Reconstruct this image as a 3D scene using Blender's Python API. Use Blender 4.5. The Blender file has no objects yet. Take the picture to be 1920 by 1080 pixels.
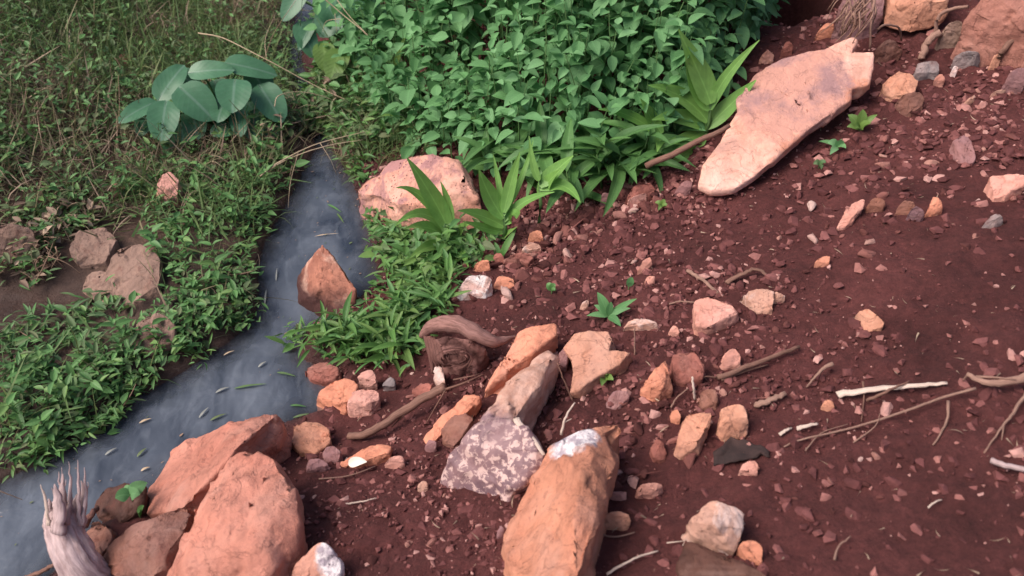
import bpy, bmesh, math, random
import numpy as np
from mathutils import Vector, Matrix, Quaternion
from mathutils.bvhtree import BVHTree
rng = np.random.default_rng(11); random.seed(11)
S = bpy.context.scene; COL = S.collection
# ------------------------------------------------------------------ camera, sky, sun, exposure
CAM = Vector((0, 0, 1.7)); PITCH = math.radians(41); LENS = 30.0
cd = bpy.data.cameras.new('camera'); cam = bpy.data.objects.new('camera', cd); COL.objects.link(cam)
cam.location = CAM; cam.rotation_euler = (math.pi/2-PITCH, 0, 0)
cd.lens = LENS; cd.sensor_width = 36; cd.clip_start = 0.05; cd.clip_end = 500
S.camera = cam
cd.dof.use_dof = True; cd.dof.focus_distance = 2.25; cd.dof.aperture_fstop = 3.4
SUN_DIR = Vector((-0.72, -0.22, 0.92)).normalized()          # towards the sun
w = bpy.data.worlds.new('World'); S.world = w; w.use_nodes = True
nt = w.node_tree; sky = nt.nodes.new('ShaderNodeTexSky'); sky.sky_type = 'NISHITA'; sky.sun_disc = False
sky.sun_elevation = math.asin(SUN_DIR.z); sky.sun_rotation = math.atan2(SUN_DIR.x, SUN_DIR.y)
sky.air_density = 1.0; sky.dust_density = 4.0; sky.ozone_density = 1.0
nt.links.new(sky.outputs[0], nt.nodes['Background'].inputs[0]); nt.nodes['Background'].inputs[1].default_value = 0.105
sl = bpy.data.lights.new('sun', 'SUN'); sl.energy = 2.5; sl.angle = math.radians(40); sl.color = (1, .90, .84)
sun = bpy.data.objects.new('sun', sl); COL.objects.link(sun)
sun.rotation_euler = SUN_DIR.to_track_quat('Z', 'Y').to_euler(); sun.location = (0, 0, 8)
S.view_settings.view_transform = 'Standard'; S.view_settings.look = 'None'
S.view_settings.exposure = 0.52; S.view_settings.gamma = 1.0; S.view_settings.use_curve_mapping = False
S.render.engine = 'CYCLES'; S.cycles.use_denoising = True
S.cycles.max_bounces = 6; S.cycles.transparent_max_bounces = 8

# ------------------------------------------------------------------ noise and helpers
def _h(i, j, k, s):
    n = (i*374761393 + j*668265263 + k*2147483647 + s*1274126177) & 0xffffffff
    n = ((n ^ (n >> 13))*1274126177) & 0xffffffff
    return ((n ^ (n >> 16)) & 0xffff)/32767.5-1
def vn(x, y, z=0.0, s=0):
    x = np.asarray(x, float); y = np.asarray(y, float); z = np.zeros_like(x)+z
    xi = np.floor(x).astype(np.int64); yi = np.floor(y).astype(np.int64); zi = np.floor(z).astype(np.int64)
    f = lambda a: a*a*(3-2*a)
    u, v, t = f(x-xi), f(y-yi), f(z-zi)
    r = 0
    for a in (0, 1):
        for b in (0, 1):
            for c in (0, 1):
                r = r+_h(xi+a, yi+b, zi+c, s)*(u if a else 1-u)*(v if b else 1-v)*(t if c else 1-t)
    return r
def fbm(x, y, z=0.0, o=4, s=0):
    r = 0; a = 1.0
    for k in range(o):
        r = r+a*vn(np.asarray(x)*2**k, np.asarray(y)*2**k, np.asarray(z)*2**k, s+k); a *= .5
    return r/1.9
def ss(a, b, x):
    t = np.clip((x-a)/(b-a), 0, 1); return t*t*(3-2*t)
FWD = Vector((0, math.cos(PITCH), -math.sin(PITCH))); UPV = Vector((0, math.sin(PITCH), math.cos(PITCH)))
FPX = LENS/36*1920
def ray(u, v): return FWD+UPV*((540-v)/FPX)+Vector(((u-960)/FPX, 0, 0))
def flat(u, v, z=0.0):
    d = ray(u, v); t = (z-CAM.z)/d.z; return (CAM.x+d.x*t, CAM.y+d.y*t)
def proj(p):
    q = p-CAM; d = q.dot(FWD); return 960+q.x/d*FPX, 540-q.dot(UPV)/d*FPX, d

# ------------------------------------------------------------------ terrain: bank heights from the stream's course (plan, metres)
LE = [(-2.6, -1.5), (-1.75, .2)]+[flat(*p) for p in ((0, 905), (100, 855), (190, 805), (245, 750), (330, 705), (430, 640), (475, 600), (484, 560), (482, 500), (500, 450), (540, 375), (566, 325), (592, 280), (566, 190), (540, 110), (548, 60))]+[(-1.15, 5.0), (-1.6, 9), (-3, 40)]
RE = [(-2.0, -1.5), (-1.25, .4)]+[flat(*p) for p in ((100, 1075), (190, 985), (290, 925), (400, 850), (520, 800), (610, 770), (625, 715), (560, 665), (570, 620), (650, 580), (712, 530), (700, 470), (682, 390), (650, 320), (622, 280), (588, 190), (566, 110), (572, 60))]+[(-.8, 5.0), (-1.2, 9), (-2.6, 40)]
POLY = np.array(LE+RE[::-1])
def dist_line(x, y, L):
    L = np.array(L); d = np.full(x.shape, 1e9)
    for (ax, ay), (bx, by) in zip(L[:-1], L[1:]):
        dx, dy = bx-ax, by-ay; t = np.clip(((x-ax)*dx+(y-ay)*dy)/(dx*dx+dy*dy), 0, 1)
        d = np.minimum(d, np.hypot(x-ax-t*dx, y-ay-t*dy))
    return d
def inside(x, y, P):
    c = np.zeros(x.shape, bool); n = len(P)
    for i in range(n):
        (ax, ay), (bx, by) = P[i], P[(i+1) % n]
        m = ((ay > y) != (by > y)) & (x < (bx-ax)*(y-ay)/(by-ay+1e-12)+ax); c ^= m
    return c
def terrain(x, y):
    """height, right-bank weight, wetness"""
    dl, dr = dist_line(x, y, LE), dist_line(x, y, RE)
    ins = inside(x, y, POLY); right = (dr < dl) & ~ins
    d = np.minimum(dl, dr)
    zr = .01+.05*ss(0, .06, d)+.29*np.maximum(d-.05, 0)*ss(0, .35, d)
    zr = np.where(zr > 1.1, 1.1+(zr-1.1)*.35, zr)
    zr += .30*ss(3.1, 4.6, y)*ss(-.6, .5, x)+.16*np.exp(-((x-1.75)/.5)**2-((y-3.0)/.45)**2)
    zr -= .85*np.exp(-((x-1.08)/.17)**4-((y-3.22)/.34)**4)
    zl = .012+.03*ss(0, .08, d)+.07*np.maximum(d-.05, 0)+.16*ss(.35, 1.3, d)*ss(1.9, 2.7, y)
    zl = np.where(zl > .8, .8+(zl-.8)*.3, zl)
    pool = np.exp(-((x+1.36)/.27)**4-((y-1.78)/.21)**4)
    zl = zl*(1-pool)+(.010+.014*fbm(x*5, y*5, o=2, s=9))*pool
    zi = -.012-.09*ss(0, .10, d)
    z = np.where(ins, zi, np.where(right, zr, zl))
    amp = np.where(ins, .3, np.where(right, 1.0, .8))*ss(0, .12, d)
    z = z+amp*(.020*fbm(x*3.1, y*3.1, o=3, s=3)+.010*fbm(x*11, y*11, o=3, s=5)*np.where(right, 1, .6))*(1-pool)
    wet = np.where(right, 1-ss(0, .12, d), np.maximum(pool, 1-ss(0.02, .35, d)*.75))
    wet = np.where(ins, 1, wet)
    return z, np.where(right, 1.0, np.where(ins, .3, 0.0)), wet
GX = np.arange(-4, 4.001, .01); GY = np.arange(-.5, 7.001, .01)
mx, my = np.meshgrid(GX, GY); GZ = terrain(mx.ravel(), my.ravel())[0].reshape(mx.shape)
def ground(x, y):
    x = np.asarray(x, float); y = np.asarray(y, float)
    a = np.clip((x+4)/.01, 0, len(GX)-1.001); b = np.clip((y+.5)/.01, 0, len(GY)-1.001)
    i = a.astype(int); j = b.astype(int); a = a-i; b = b-j
    return (GZ[j, i]*(1-a)+GZ[j, i+1]*a)*(1-b)+(GZ[j+1, i]*(1-a)+GZ[j+1, i+1]*a)*b
def gz(x, y): return float(ground(x, y))
TT = np.arange(.8, 8, .008)
def at(u, v, h=0.0, surf=None):
    """the spot in the place where the line of sight (u,v) meets the ground (or a level h metres above it)"""
    d = ray(u, v)
    X, Y, Z = CAM.x+d.x*TT, CAM.y+d.y*TT, CAM.z+d.z*TT
    g = (ground(X, Y) if surf is None else np.full(X.shape, surf))+h
    k = np.nonzero(Z < np.maximum(g, h))[0]
    t = TT[k[0]] if len(k) else 7.5
    if len(k) and k[0] > 0:
        i = k[0]; e0 = Z[i-1]-max(g[i-1], h); e1 = Z[i]-max(g[i], h); t = TT[i-1]+.008*e0/(e0-e1)
    return CAM+d*float(t)

# ------------------------------------------------------------------ object helpers
def tag(o, label=None, cat=None, group=None, kind=None):
    if label: o['label'] = label
    if cat: o['category'] = cat
    if group: o['group'] = group
    if kind: o['kind'] = kind
    return o
def mkmesh(name, V, F, mats, uv=None, smooth=True, attr=None, midx=None):
    me = bpy.data.meshes.new(name)
    if isinstance(F, np.ndarray):
        n, k = F.shape
        me.vertices.add(len(V)); me.vertices.foreach_set('co', np.asarray(V, np.float32).ravel())
        me.loops.add(n*k); me.loops.foreach_set('vertex_index', F.astype(np.int32).ravel())
        me.polygons.add(n); me.polygons.foreach_set('loop_start', np.arange(0, n*k, k, dtype=np.int32))
        me.update(calc_edges=True)
    else:
        me.from_pydata([tuple(v) for v in V], [], F)
    for m in (mats if isinstance(mats, (list, tuple)) else [mats]): me.materials.append(m)
    if uv is not None:
        l = me.uv_layers.new(name='UVMap'); li = np.zeros(len(me.loops), np.int32); me.loops.foreach_get('vertex_index', li)
        l.data.foreach_set('uv', np.asarray(uv, np.float32)[li].ravel())
    if attr is not None:
        a = me.attributes.new('rnd', 'FLOAT', 'POINT'); a.data.foreach_set('value', np.asarray(attr, np.float32))
    if midx is not None: me.polygons.foreach_set('material_index', np.asarray(midx, np.int32))
    me.polygons.foreach_set('use_smooth', [smooth]*len(me.polygons)); me.update()
    return me
def link(name, me, parent=None, loc=(0, 0, 0)):
    o = bpy.data.objects.new(name, me); COL.objects.link(o); o.location = loc
    if parent: o.parent = parent
    return o
def empty(name, loc, label, cat, group=None):
    o = bpy.data.objects.new(name, None); COL.objects.link(o); o.location = loc; o.empty_display_size = .03
    return tag(o, label, cat, group)
def thing(name, V, F, mat, label, cat, group=None, smooth=True, uv=None):
    V = np.array([tuple(v) for v in V]); c = np.array([V[:, 0].mean(), V[:, 1].mean(), V[:, 2].min()])
    o = link(name, mkmesh(name, V-c, F, mat, uv=uv, smooth=smooth), None, c); return tag(o, label, cat, group)
def part(name, V, F, mat, root, uv=None, smooth=True):
    V = np.array([tuple(v) for v in V])-np.array(root.location)
    return link(name, mkmesh(name, V, F, mat, uv=uv, smooth=smooth), root)
def copy_tree(o, loc, rz, sc, tilt=(0, 0)):
    c = o.copy(); COL.objects.link(c); c.location = loc; c.rotation_euler = (tilt[0], tilt[1], rz); c.scale = (sc,)*3
    for ch in o.children:
        d = ch.copy(); COL.objects.link(d); d.parent = c
    return c

# ------------------------------------------------------------------ materials
class NB:
    def __init__(s, name):
        s.m = bpy.data.materials.new(name); s.m.use_nodes = True; s.t = s.m.node_tree; s.n = s.t.nodes
        s.b = s.n['Principled BSDF']; s.out = s.n['Material Output']
        s.tc = s.n.new('ShaderNodeTexCoord')
    def new(s, t, **k):
        n = s.n.new('ShaderNode'+t)
        for a, v in k.items(): setattr(n, a, v)
        return n
    def L(s, a, b): s.t.links.new(a, b)
    def noise(s, vec, scale, detail=4, rough=.55, dist=0.0):
        n = s.new('TexNoise'); n.inputs['Scale'].default_value = scale; n.inputs['Detail'].default_value = detail
        n.inputs['Roughness'].default_value = rough; n.inputs['Distortion'].default_value = dist
        if vec is not None: s.L(vec, n.inputs['Vector'])
        return n.outputs[0]
    def ramp(s, f, stops, interp='LINEAR'):
        r = s.new('ValToRGB'); r.color_ramp.interpolation = interp; e = r.color_ramp.elements
        while len(e) < len(stops): e.new(.5)
        for q, (p, c) in zip(e, stops):
            q.position = p; q.color = tuple(c)+(1,) if not np.isscalar(c) else (c, c, c, 1)
        s.L(f, r.inputs[0]); return r.outputs[0]
    def mix(s, f, a, b, mode='MIX'):
        n = s.new('Mix', data_type='RGBA', blend_type=mode)
        for sock, v in ((n.inputs[0], f), (n.inputs[6], a), (n.inputs[7], b)):
            if hasattr(v, 'is_output'): s.L(v, sock)
            elif np.isscalar(v): sock.default_value = v
            else: sock.default_value = tuple(v)+(1,)
        return n.outputs[2]
    def math(s, op, a, b=0.0):
        n = s.new('Math', operation=op)
        for sock, v in zip(n.inputs, (a, b)):
            if hasattr(v, 'is_output'): s.L(v, sock)
            else: sock.default_value = v
        return n.outputs[0]
    def bump(s, h, strength, dist, prev=None):
        n = s.new('Bump'); n.inputs['Strength'].default_value = strength; n.inputs['Distance'].default_value = dist
        s.L(h, n.inputs['Height'])
        if prev: s.L(prev, n.inputs['Normal'])
        return n.outputs[0]
    def done(s, col=None, rough=.8, normal=None, spec=.3):
        if col is not None: s.L(col, s.b.inputs['Base Color']) if hasattr(col, 'is_output') else setattr(s.b.inputs['Base Color'], 'default_value', tuple(col)+(1,))
        if hasattr(rough, 'is_output'): s.L(rough, s.b.inputs['Roughness'])
        else: s.b.inputs['Roughness'].default_value = rough
        s.b.inputs['Specular IOR Level'].default_value = spec
        if normal: s.L(normal, s.b.inputs['Normal'])
        return s.m
def objvec(k):
    oi = k.new('ObjectInfo'); mu = k.math('MULTIPLY', oi.outputs['Random'], 37.0)
    ad = k.new('VectorMath', operation='ADD'); k.L(k.tc.outputs['Object'], ad.inputs[0]); k.L(mu, ad.inputs[1]); return ad.outputs[0]
def mat_rock(name, A, B, patch=None, amt=.0, pits=.0, soil=.25, vein=0.0, pscale=9, spot=None, wet=0, spotcols=((.40, .33, .37), (.80, .72, .72)), spotfine=55):
    k = NB(name); v = objvec(k)
    c = k.mix(k.ramp(k.noise(v, 7, 5, .6, .4), [(.33, 0), (.67, 1)]), A, B)
    c = k.mix(.55, c, k.ramp(k.noise(v, 34, 8, .72), [(.25, .55), (.5, .98), (.78, 1.18)]), 'MULTIPLY')
    c = k.mix(.7, c, k.ramp(k.noise(v, 4.2, 5, .62, 1.2), [(.3, .60), (.5, 1), (.7, 1.22)]), 'MULTIPLY')
    c = k.mix(k.ramp(k.noise(v, 5.5, 4, .6, .8), [(.52, 0), (.72, .25)]), c, (.68, .44, .37))
    ck = k.ramp(k.noise(v, 8, 5, .6, 1.6), [(.485, 0), (.5, 1), (.515, 0)])
    c = k.mix(k.math('MULTIPLY', ck, .22), c, (.16, .07, .055))
    if patch:
        f = k.ramp(k.noise(v, pscale, 6, .62, .6), [(.62-amt*.35, 0), (.70-amt*.35, 1)])
        c = k.mix(f, c, patch)
    if vein:
        f = k.ramp(k.noise(v, 13, 5, .6, 2.5), [(.47, 0), (.495, 1), (.52, 0)]); f = k.math('MULTIPLY', f, vein)
        c = k.mix(f, c, (.62, .42, .36))
    sf = k.ramp(k.noise(v, 15, 6, .72), [(.60-soil*.3, 0), (.74-soil*.2, 1)])
    c = k.mix(k.math('MULTIPLY', sf, .62), c, (.15, .052, .042))
    if pits:
        vo = k.new('TexVoronoi'); vo.inputs['Scale'].default_value = 85; k.L(v, vo.inputs['Vector'])
        pm = k.math('MULTIPLY', k.ramp(vo.outputs['Distance'], [(.16, 1), (.30, 0)]), k.ramp(k.noise(v, 11, 3), [(.48, 0), (.58, 1)]))
        c = k.mix(k.math('MULTIPLY', pm, pits), c, (.10, .04, .04))
    if wet:
        g = k.new('NewGeometry'); sp = k.new('SeparateXYZ'); k.L(g.outputs['Position'], sp.inputs[0])
        wf = k.ramp(k.math('ADD', k.math('DIVIDE', sp.outputs[2], wet), k.math('MULTIPLY', k.math('SUBTRACT', k.noise(v, 18, 5), .5), .9)), [(.6, 1), (1, 0)])
        c = k.mix(wf, c, (.075, .03, .026))
    if spot:
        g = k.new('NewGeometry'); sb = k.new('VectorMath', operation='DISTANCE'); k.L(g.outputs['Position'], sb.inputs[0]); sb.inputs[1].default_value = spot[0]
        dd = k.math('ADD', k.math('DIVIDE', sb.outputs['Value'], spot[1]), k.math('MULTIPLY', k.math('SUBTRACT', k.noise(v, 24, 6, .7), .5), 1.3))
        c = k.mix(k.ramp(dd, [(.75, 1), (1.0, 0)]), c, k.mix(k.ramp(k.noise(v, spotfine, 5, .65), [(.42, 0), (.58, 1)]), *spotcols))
    nb = k.bump(k.noise(v, 16, 8, .66), .6, .02); nb = k.bump(k.noise(v, 110, 6, .75), .45, .005, nb)
    nb = k.bump(k.math('SUBTRACT', 1.0, ck), .5, .004, nb)
    return k.done(c, k.ramp(k.noise(v, 30, 4), [(.3, .66), (.7, .9)]), nb, .3)
ORG = (.68, .285, .18); PNK = (.66, .345, .285); RED = (.37, .135, .105); TAN = (.59, .295, .20); BRN = (.24, .115, .092); MAU = (.24, .13, .14); PAL = (.66, .46, .40); WHI = (.78, .68, .66)
M = {
 'orange': mat_rock('rock_orange', ORG, (.58, .225, .14), soil=.03, pits=.15),
 'big': mat_rock('rock_big_pink', (.56, .24, .175), (.45, .17, .12), soil=.10, pits=.1),
 'pink': mat_rock('rock_pink', PNK, (.58, .255, .19), soil=.06, pits=.1),
 'boulder': mat_rock('rock_boulder', (.74, .40, .31), (.60, .27, .19), patch=(.40, .20, .19), amt=.28, pits=1.0, soil=.12),
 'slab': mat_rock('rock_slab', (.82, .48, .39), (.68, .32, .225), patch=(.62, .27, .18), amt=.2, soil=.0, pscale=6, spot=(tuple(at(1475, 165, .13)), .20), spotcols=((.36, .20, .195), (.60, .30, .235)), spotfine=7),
 'red': mat_rock('rock_red', RED, (.25, .085, .065), soil=.25),
 'tan': mat_rock('rock_tan', TAN, (.56, .245, .155), soil=.02, pits=.3),
 'brown': mat_rock('rock_brown', BRN, (.25, .10, .065), soil=.3),
 'dark': mat_rock('rock_dark_wet_and_shade', (.07, .032, .026), (.12, .05, .035), soil=.1),  # wet rock colour, reused as painted shade under the pale faceted rock
 'mauve': mat_rock('rock_mauve', MAU, (.33, .16, .15), soil=.25),
 'white': mat_rock('rock_white', (.70, .52, .50), (.60, .34, .28), patch=WHI, amt=.42, soil=.05, pscale=16),
 'pale': mat_rock('rock_pale', (.60, .36, .28), (.52, .26, .185), patch=(.66, .48, .43), amt=.22, soil=.04, pits=.3),
 'mud': mat_rock('rock_muddy', (.31, .195, .15), (.22, .135, .105), soil=.12),
 'grey': mat_rock('rock_grey', (.22, .19, .19), (.30, .22, .21), soil=.25),
}
M['corner'] = mat_rock('rock_corner', (.42, .19, .145), (.30, .12, .09), soil=.3)
M['tall'] = mat_rock('rock_tall_orange', (.58, .26, .165), (.50, .20, .125), soil=.0, pits=.25, spot=(tuple(at(1072, 828, .12)), .055))
M['wetred'] = mat_rock('rock_wet_red', (.46, .19, .125), (.27, .10, .07), patch=(.60, .36, .27), amt=.22, soil=.2, wet=.10)
M['quartz'] = mat_rock('rock_quartz_face', (.62, .32, .24), (.55, .25, .18), soil=.0, spot=(tuple(at(628, 1050, .06)), .045))
def mat_speckled():
    k = NB('rock_speckled'); v = objvec(k)
    c = k.mix(k.ramp(k.noise(v, 9, 5, .6, .5), [(.4, 0), (.6, 1)]), (.16, .09, .105), (.27, .155, .16))
    sp = k.ramp(k.noise(v, 62, 5, .62, .3), [(.50, 0), (.56, 1)])
    zone = k.ramp(k.noise(v, 7, 3), [(.36, 0), (.52, 1)])
    c = k.mix(k.math('MULTIPLY', sp, zone), c, (.60, .41, .37))
    g = k.new('NewGeometry'); sb = k.new('VectorMath', operation='DISTANCE'); k.L(g.outputs['Position'], sb.inputs[0]); sb.inputs[1].default_value = tuple(at(1020, 690, .08))
    dd = k.math('ADD', k.math('DIVIDE', sb.outputs['Value'], .19), k.math('MULTIPLY', k.math('SUBTRACT', k.noise(v, 16, 6, .7), .5), .8))
    c = k.mix(k.ramp(dd, [(.8, 1), (1.0, 0)]), c, k.mix(k.ramp(k.noise(v, 30, 6, .7), [(.4, 0), (.6, 1)]), (.46, .24, .175), (.60, .36, .28)))
    nb = k.bump(k.noise(v, 40, 6, .7), .6, .008)
    return k.done(c, .55, nb, .45)
M['speckled'] = mat_speckled()
def mat_ground():
    k = NB('soil'); v = k.tc.outputs['Object']
    a = k.new('Attribute', attribute_name='bank'); wet = k.new('Attribute', attribute_name='wet')
    r = k.mix(k.ramp(k.noise(v, 5, 6, .65), [(.3, 0), (.7, 1)]), (.084, .0230, .0215), (.150, .045, .042))
    r = k.mix(.6, r, k.ramp(k.noise(v, 55, 6, .75), [(.3, .42), (.55, 1), (.78, 1.9)]), 'MULTIPLY')
    l = k.mix(k.ramp(k.noise(v, 4, 6, .65), [(.35, 0), (.65, 1)]), (.060, .036, .028), (.19, .115, .085))
    l = k.mix(.6, l, k.ramp(k.noise(v, 45, 6, .75), [(.3, .5), (.55, 1), (.78, 1.5)]), 'MULTIPLY')
    r = k.mix(.75, r, k.ramp(k.noise(v, 1.7, 5, .6, .6), [(.32, .55), (.5, .95), (.7, 1.25)]), 'MULTIPLY')
    c = k.mix(a.outputs['Fac'], l, r)
    c = k.mix(k.math('MULTIPLY', wet.outputs['Fac'], .5), c, (.065, .038, .036))
    nb = k.bump(k.noise(v, 30, 7, .72), .9, .02); nb = k.bump(k.noise(v, 140, 5, .75), .8, .006, nb)
    rg = k.ramp(wet.outputs['Fac'], [(.3, .93), (.85, .5), (1, .16)])
    return k.done(c, rg, nb, .3)
def mat_water():
    k = NB('murky_water'); v = k.tc.outputs['Object']
    mp = k.new('Mapping'); k.L(v, mp.inputs[0]); mp.inputs['Rotation'].default_value = (0, 0, .35); mp.inputs['Scale'].default_value = (1.7, .8, 1)
    c = k.mix(k.ramp(k.noise(mp.outputs[0], 4.2, 3, .5, .9), [(.32, 0), (.70, 1)]), (.034, .044, .064), (.135, .155, .19))  # milky murk, with soft pale sky reflections painted into the colour
    c = k.mix(k.math('MULTIPLY', k.ramp(k.noise(mp.outputs[0], 16, 3, .5, 1.0), [(.5, 0), (.75, 1)]), .30), c, (.21, .235, .275))  # smaller pale patches, part of the same painted reflections
    nb = k.bump(k.noise(v, 9, 3, .5, .5), .4, .03); nb = k.bump(k.noise(v, 42, 3, .5), .25, .006, nb)
    k.done(c, .05, nb, .8); dp = k.new('Attribute', attribute_name='depth'); k.L(k.ramp(k.math('ADD', k.math('MULTIPLY', dp.outputs['Fac'], 10), k.math('MULTIPLY', k.math('SUBTRACT', k.noise(v, 6, 4), .5), .5)), [(.05, .35), (.45, .72), (.9, .92)]), k.b.inputs['Alpha']); k.b.inputs['IOR'].default_value = 1.33
    return k.m
def mat_leaf(name, cols, vein=.25, rough=.5, trans=.22, veincol=None, rib=.45):
    k = NB(name); oi = k.new('ObjectInfo'); at_ = k.new('Attribute', attribute_name='rnd')
    f = k.math('FRACT', k.math('ADD', oi.outputs['Random'], at_.outputs['Fac']))
    n = len(cols); c = k.ramp(f, [((i+.5)/n, q) for i, q in enumerate(cols)])
    uv = k.new('UVMap'); sp = k.new('SeparateXYZ'); k.L(uv.outputs[0], sp.inputs[0])
    ax = k.math('ABSOLUTE', k.math('SUBTRACT', sp.outputs[0], .5))
    mid = k.ramp(ax, [(.012, 1), (.05, 0)])
    ribk = rib; rib = k.math('SINE', k.math('MULTIPLY', k.math('SUBTRACT', sp.outputs[1], k.math('MULTIPLY', ax, .75)), 46.0))
    ribf = k.math('MULTIPLY', k.ramp(rib, [(.55, 0), (1, 1)]), ribk)
    vf = k.math('MULTIPLY', k.math('MAXIMUM', mid, ribf), vein)
    c = k.mix(vf, c, veincol or tuple(min(1, q*2.1+.03) for q in cols[n//2]))
    c = k.mix(.35, c, k.ramp(k.noise(k.tc.outputs['Object'], 38, 4, .6), [(.3, .65), (.7, 1.25)]), 'MULTIPLY')
    nb = k.bump(rib, .12*ribk/.45, .002)
    k.done(c, rough, nb, .4)
    tr = k.new('BsdfTranslucent'); k.L(c, tr.inputs[0]); ms = k.new('MixShader'); ms.inputs[0].default_value = trans
    k.L(k.b.outputs[0], ms.inputs[1]); k.L(tr.outputs[0], ms.inputs[2]); k.L(ms.outputs[0], k.out.inputs[0])
    return k.m
def mat_wood(name, A, B, rough=.8):
    k = NB(name); mp = k.new('Mapping'); uv = k.new('UVMap'); k.L(uv.outputs[0], mp.inputs[0]); mp.inputs['Scale'].default_value = (9, 1.2, 1)
    f = k.noise(mp.outputs[0], 3.0, 6, .7, .3)
    c = k.mix(k.ramp(f, [(.32, 0), (.66, 1)]), A, B)
    c = k.mix(.4, c, k.ramp(k.noise(k.tc.outputs['Object'], 50, 4), [(.3, .6), (.7, 1.2)]), 'MULTIPLY')
    return k.done(c, rough, k.bump(f, .7, .004), .3)
def mat_flat(name, A, B, sc=40, rough=.7):
    k = NB(name); v = k.tc.outputs['Object']; n = k.noise(v, sc, 5, .6)
    return k.done(k.mix(k.ramp(n, [(.3, 0), (.7, 1)]), A, B), rough, k.bump(n, .4, .003), .3)
M.update(
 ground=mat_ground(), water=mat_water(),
 bush=mat_leaf('bush_leaf', [(.10, .25, .09), (.14, .325, .125), (.18, .39, .16), (.115, .275, .10), (.23, .45, .205), (.15, .35, .125)], .25, .72, .36),
 ginger=mat_leaf('long_leaf', [(.17, .36, .08), (.22, .42, .10), (.19, .39, .09)], .22, .45, .32, rib=.2),
 footleaf=mat_leaf('foot_leaf', [(.085, .20, .06), (.12, .265, .075), (.10, .23, .065)], .22, .55, .3, rib=.2),
 taro=mat_leaf('taro_leaf', [(.06, .165, .085), (.08, .205, .105), (.065, .175, .09)], .5, .38, .10, (.19, .30, .23), rib=.14),
 weed=mat_leaf('weed_leaf', [(.075, .175, .05), (.105, .24, .07), (.13, .29, .085), (.085, .20, .065), (.16, .28, .08)], .2, .5),
 tuft=mat_leaf('tuft_leaf', [(.10, .22, .055), (.13, .28, .065), (.08, .19, .05), (.17, .30, .075), (.14, .235, .065)], .15, .5, .28),
 weed_dull=mat_leaf('dull_leaf', [(.09, .145, .055), (.11, .195, .07), (.15, .17, .08), (.08, .165, .06)], .12, .6),
 yellowleaf=mat_leaf('yellow_green_leaf', [(.14, .24, .05), (.12, .21, .05)], .2, .5),
 blade_g=mat_leaf('grass_green', [(.095, .165, .05), (.125, .21, .065), (.16, .20, .07)], 0, .6),
 blade_o=mat_leaf('grass_olive', [(.19, .165, .085), (.14, .125, .065), (.23, .195, .11)], 0, .65),
 blade_s=mat_leaf('grass_straw', [(.48, .35, .25), (.34, .235, .17), (.22, .145, .105)], 0, .7),
 stem=mat_flat('green_stem', (.06, .13, .04), (.09, .17, .05)),
 straw=mat_flat('straw', (.42, .31, .20), (.55, .42, .29)),
 straw_d=mat_flat('dull_straw', (.24, .15, .10), (.34, .22, .15)),
 driftwood=mat_wood('weathered_wood', (.30, .20, .195), (.66, .50, .49)),
 rootwood=mat_wood('brown_root', (.085, .035, .030), (.24, .11, .09)),
 stick=mat_wood('stick_bark', (.13, .062, .045), (.30, .16, .12)),
 stickpale=mat_wood('weathered_root', (.16, .075, .062), (.40, .21, .18)),
 palewood=mat_wood('pale_wood', (.60, .44, .36), (.78, .62, .52)),
 rootpale=mat_wood('pale_root', (.24, .13, .10), (.42, .25, .19)),
 drystem=mat_flat('dry_leaf', (.28, .12, .07), (.38, .19, .11)),
 petal=mat_flat('white_leaf', (.74, .68, .58), (.82, .78, .70)),
 fleck=mat_flat('pale_leaf', (.17, .18, .17), (.32, .32, .29)),
 black=mat_flat('black_scrap', (.024, .017, .017), (.06, .034, .031), 25, .95),
)

# ------------------------------------------------------------------ the setting: ground sheet and stream water
def axis(a, b, step, far, n):
    core = np.arange(a, b+1e-6, step); g = np.geomspace(step*2, far, n)
    return np.concatenate([(a-g)[::-1], core, b+g])
gx = axis(-2.35, 2.1, .0085, 70, 34); gy = axis(.55, 4.4, .0085, 70, 34)
X, Y = np.meshgrid(gx, gy); xr, yr = X.ravel(), Y.ravel()
Z, bank, wet = terrain(xr, yr)
near = ((np.abs(xr) < 3) & (yr > 0) & (yr < 5)).astype(float)
rough = near*np.where(wet > .9, .25, np.where(bank > .5, 1, .8))
clod = np.maximum(0, fbm(xr*1.7+3, yr*1.7, o=2, s=71)+.45)
Z = Z+rough*(.008*fbm(xr*30, yr*30, o=3, s=21)+clod*(.016*np.maximum(0, vn(xr*26+yr*6, yr*30, s=33)-.1)**.8+.007*np.maximum(0, vn(xr*62, yr*62, s=31))**.8))
nx, ny = len(gx), len(gy); ii = np.arange(ny-1)[:, None]*nx+np.arange(nx-1)[None, :]
F = np.stack([ii, ii+1, ii+1+nx, ii+nx], -1).reshape(-1, 4)
gm = mkmesh('ground', np.stack([xr, yr, Z], 1), F, M['ground'])
for nm, arr in (('bank', bank), ('wet', wet)):
    a_ = gm.attributes.new(nm, 'FLOAT', 'POINT'); a_.data.foreach_set('value', arr.astype(np.float32))
tag(link('ground', gm), 'red soil bank and muddy brown ground either side of the stream', kind='structure')
wx = np.concatenate([[-6, -4], np.arange(-2.6, .21, .02), [1]]); wy = np.concatenate([[-1.5, 0], np.arange(.6, 4.5, .02), [6, 9, 20, 40]])
X, Y = np.meshgrid(wx, wy); nx, ny = len(wx), len(wy); ii = np.arange(ny-1)[:, None]*nx+np.arange(nx-1)[None, :]
F = np.stack([ii, ii+1, ii+1+nx, ii+nx], -1).reshape(-1, 4)
wm = mkmesh('stream_water', np.stack([X.ravel(), Y.ravel(), 0*X.ravel()], 1), F, M['water']); a_ = wm.attributes.new('depth', 'FLOAT', 'POINT')
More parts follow.
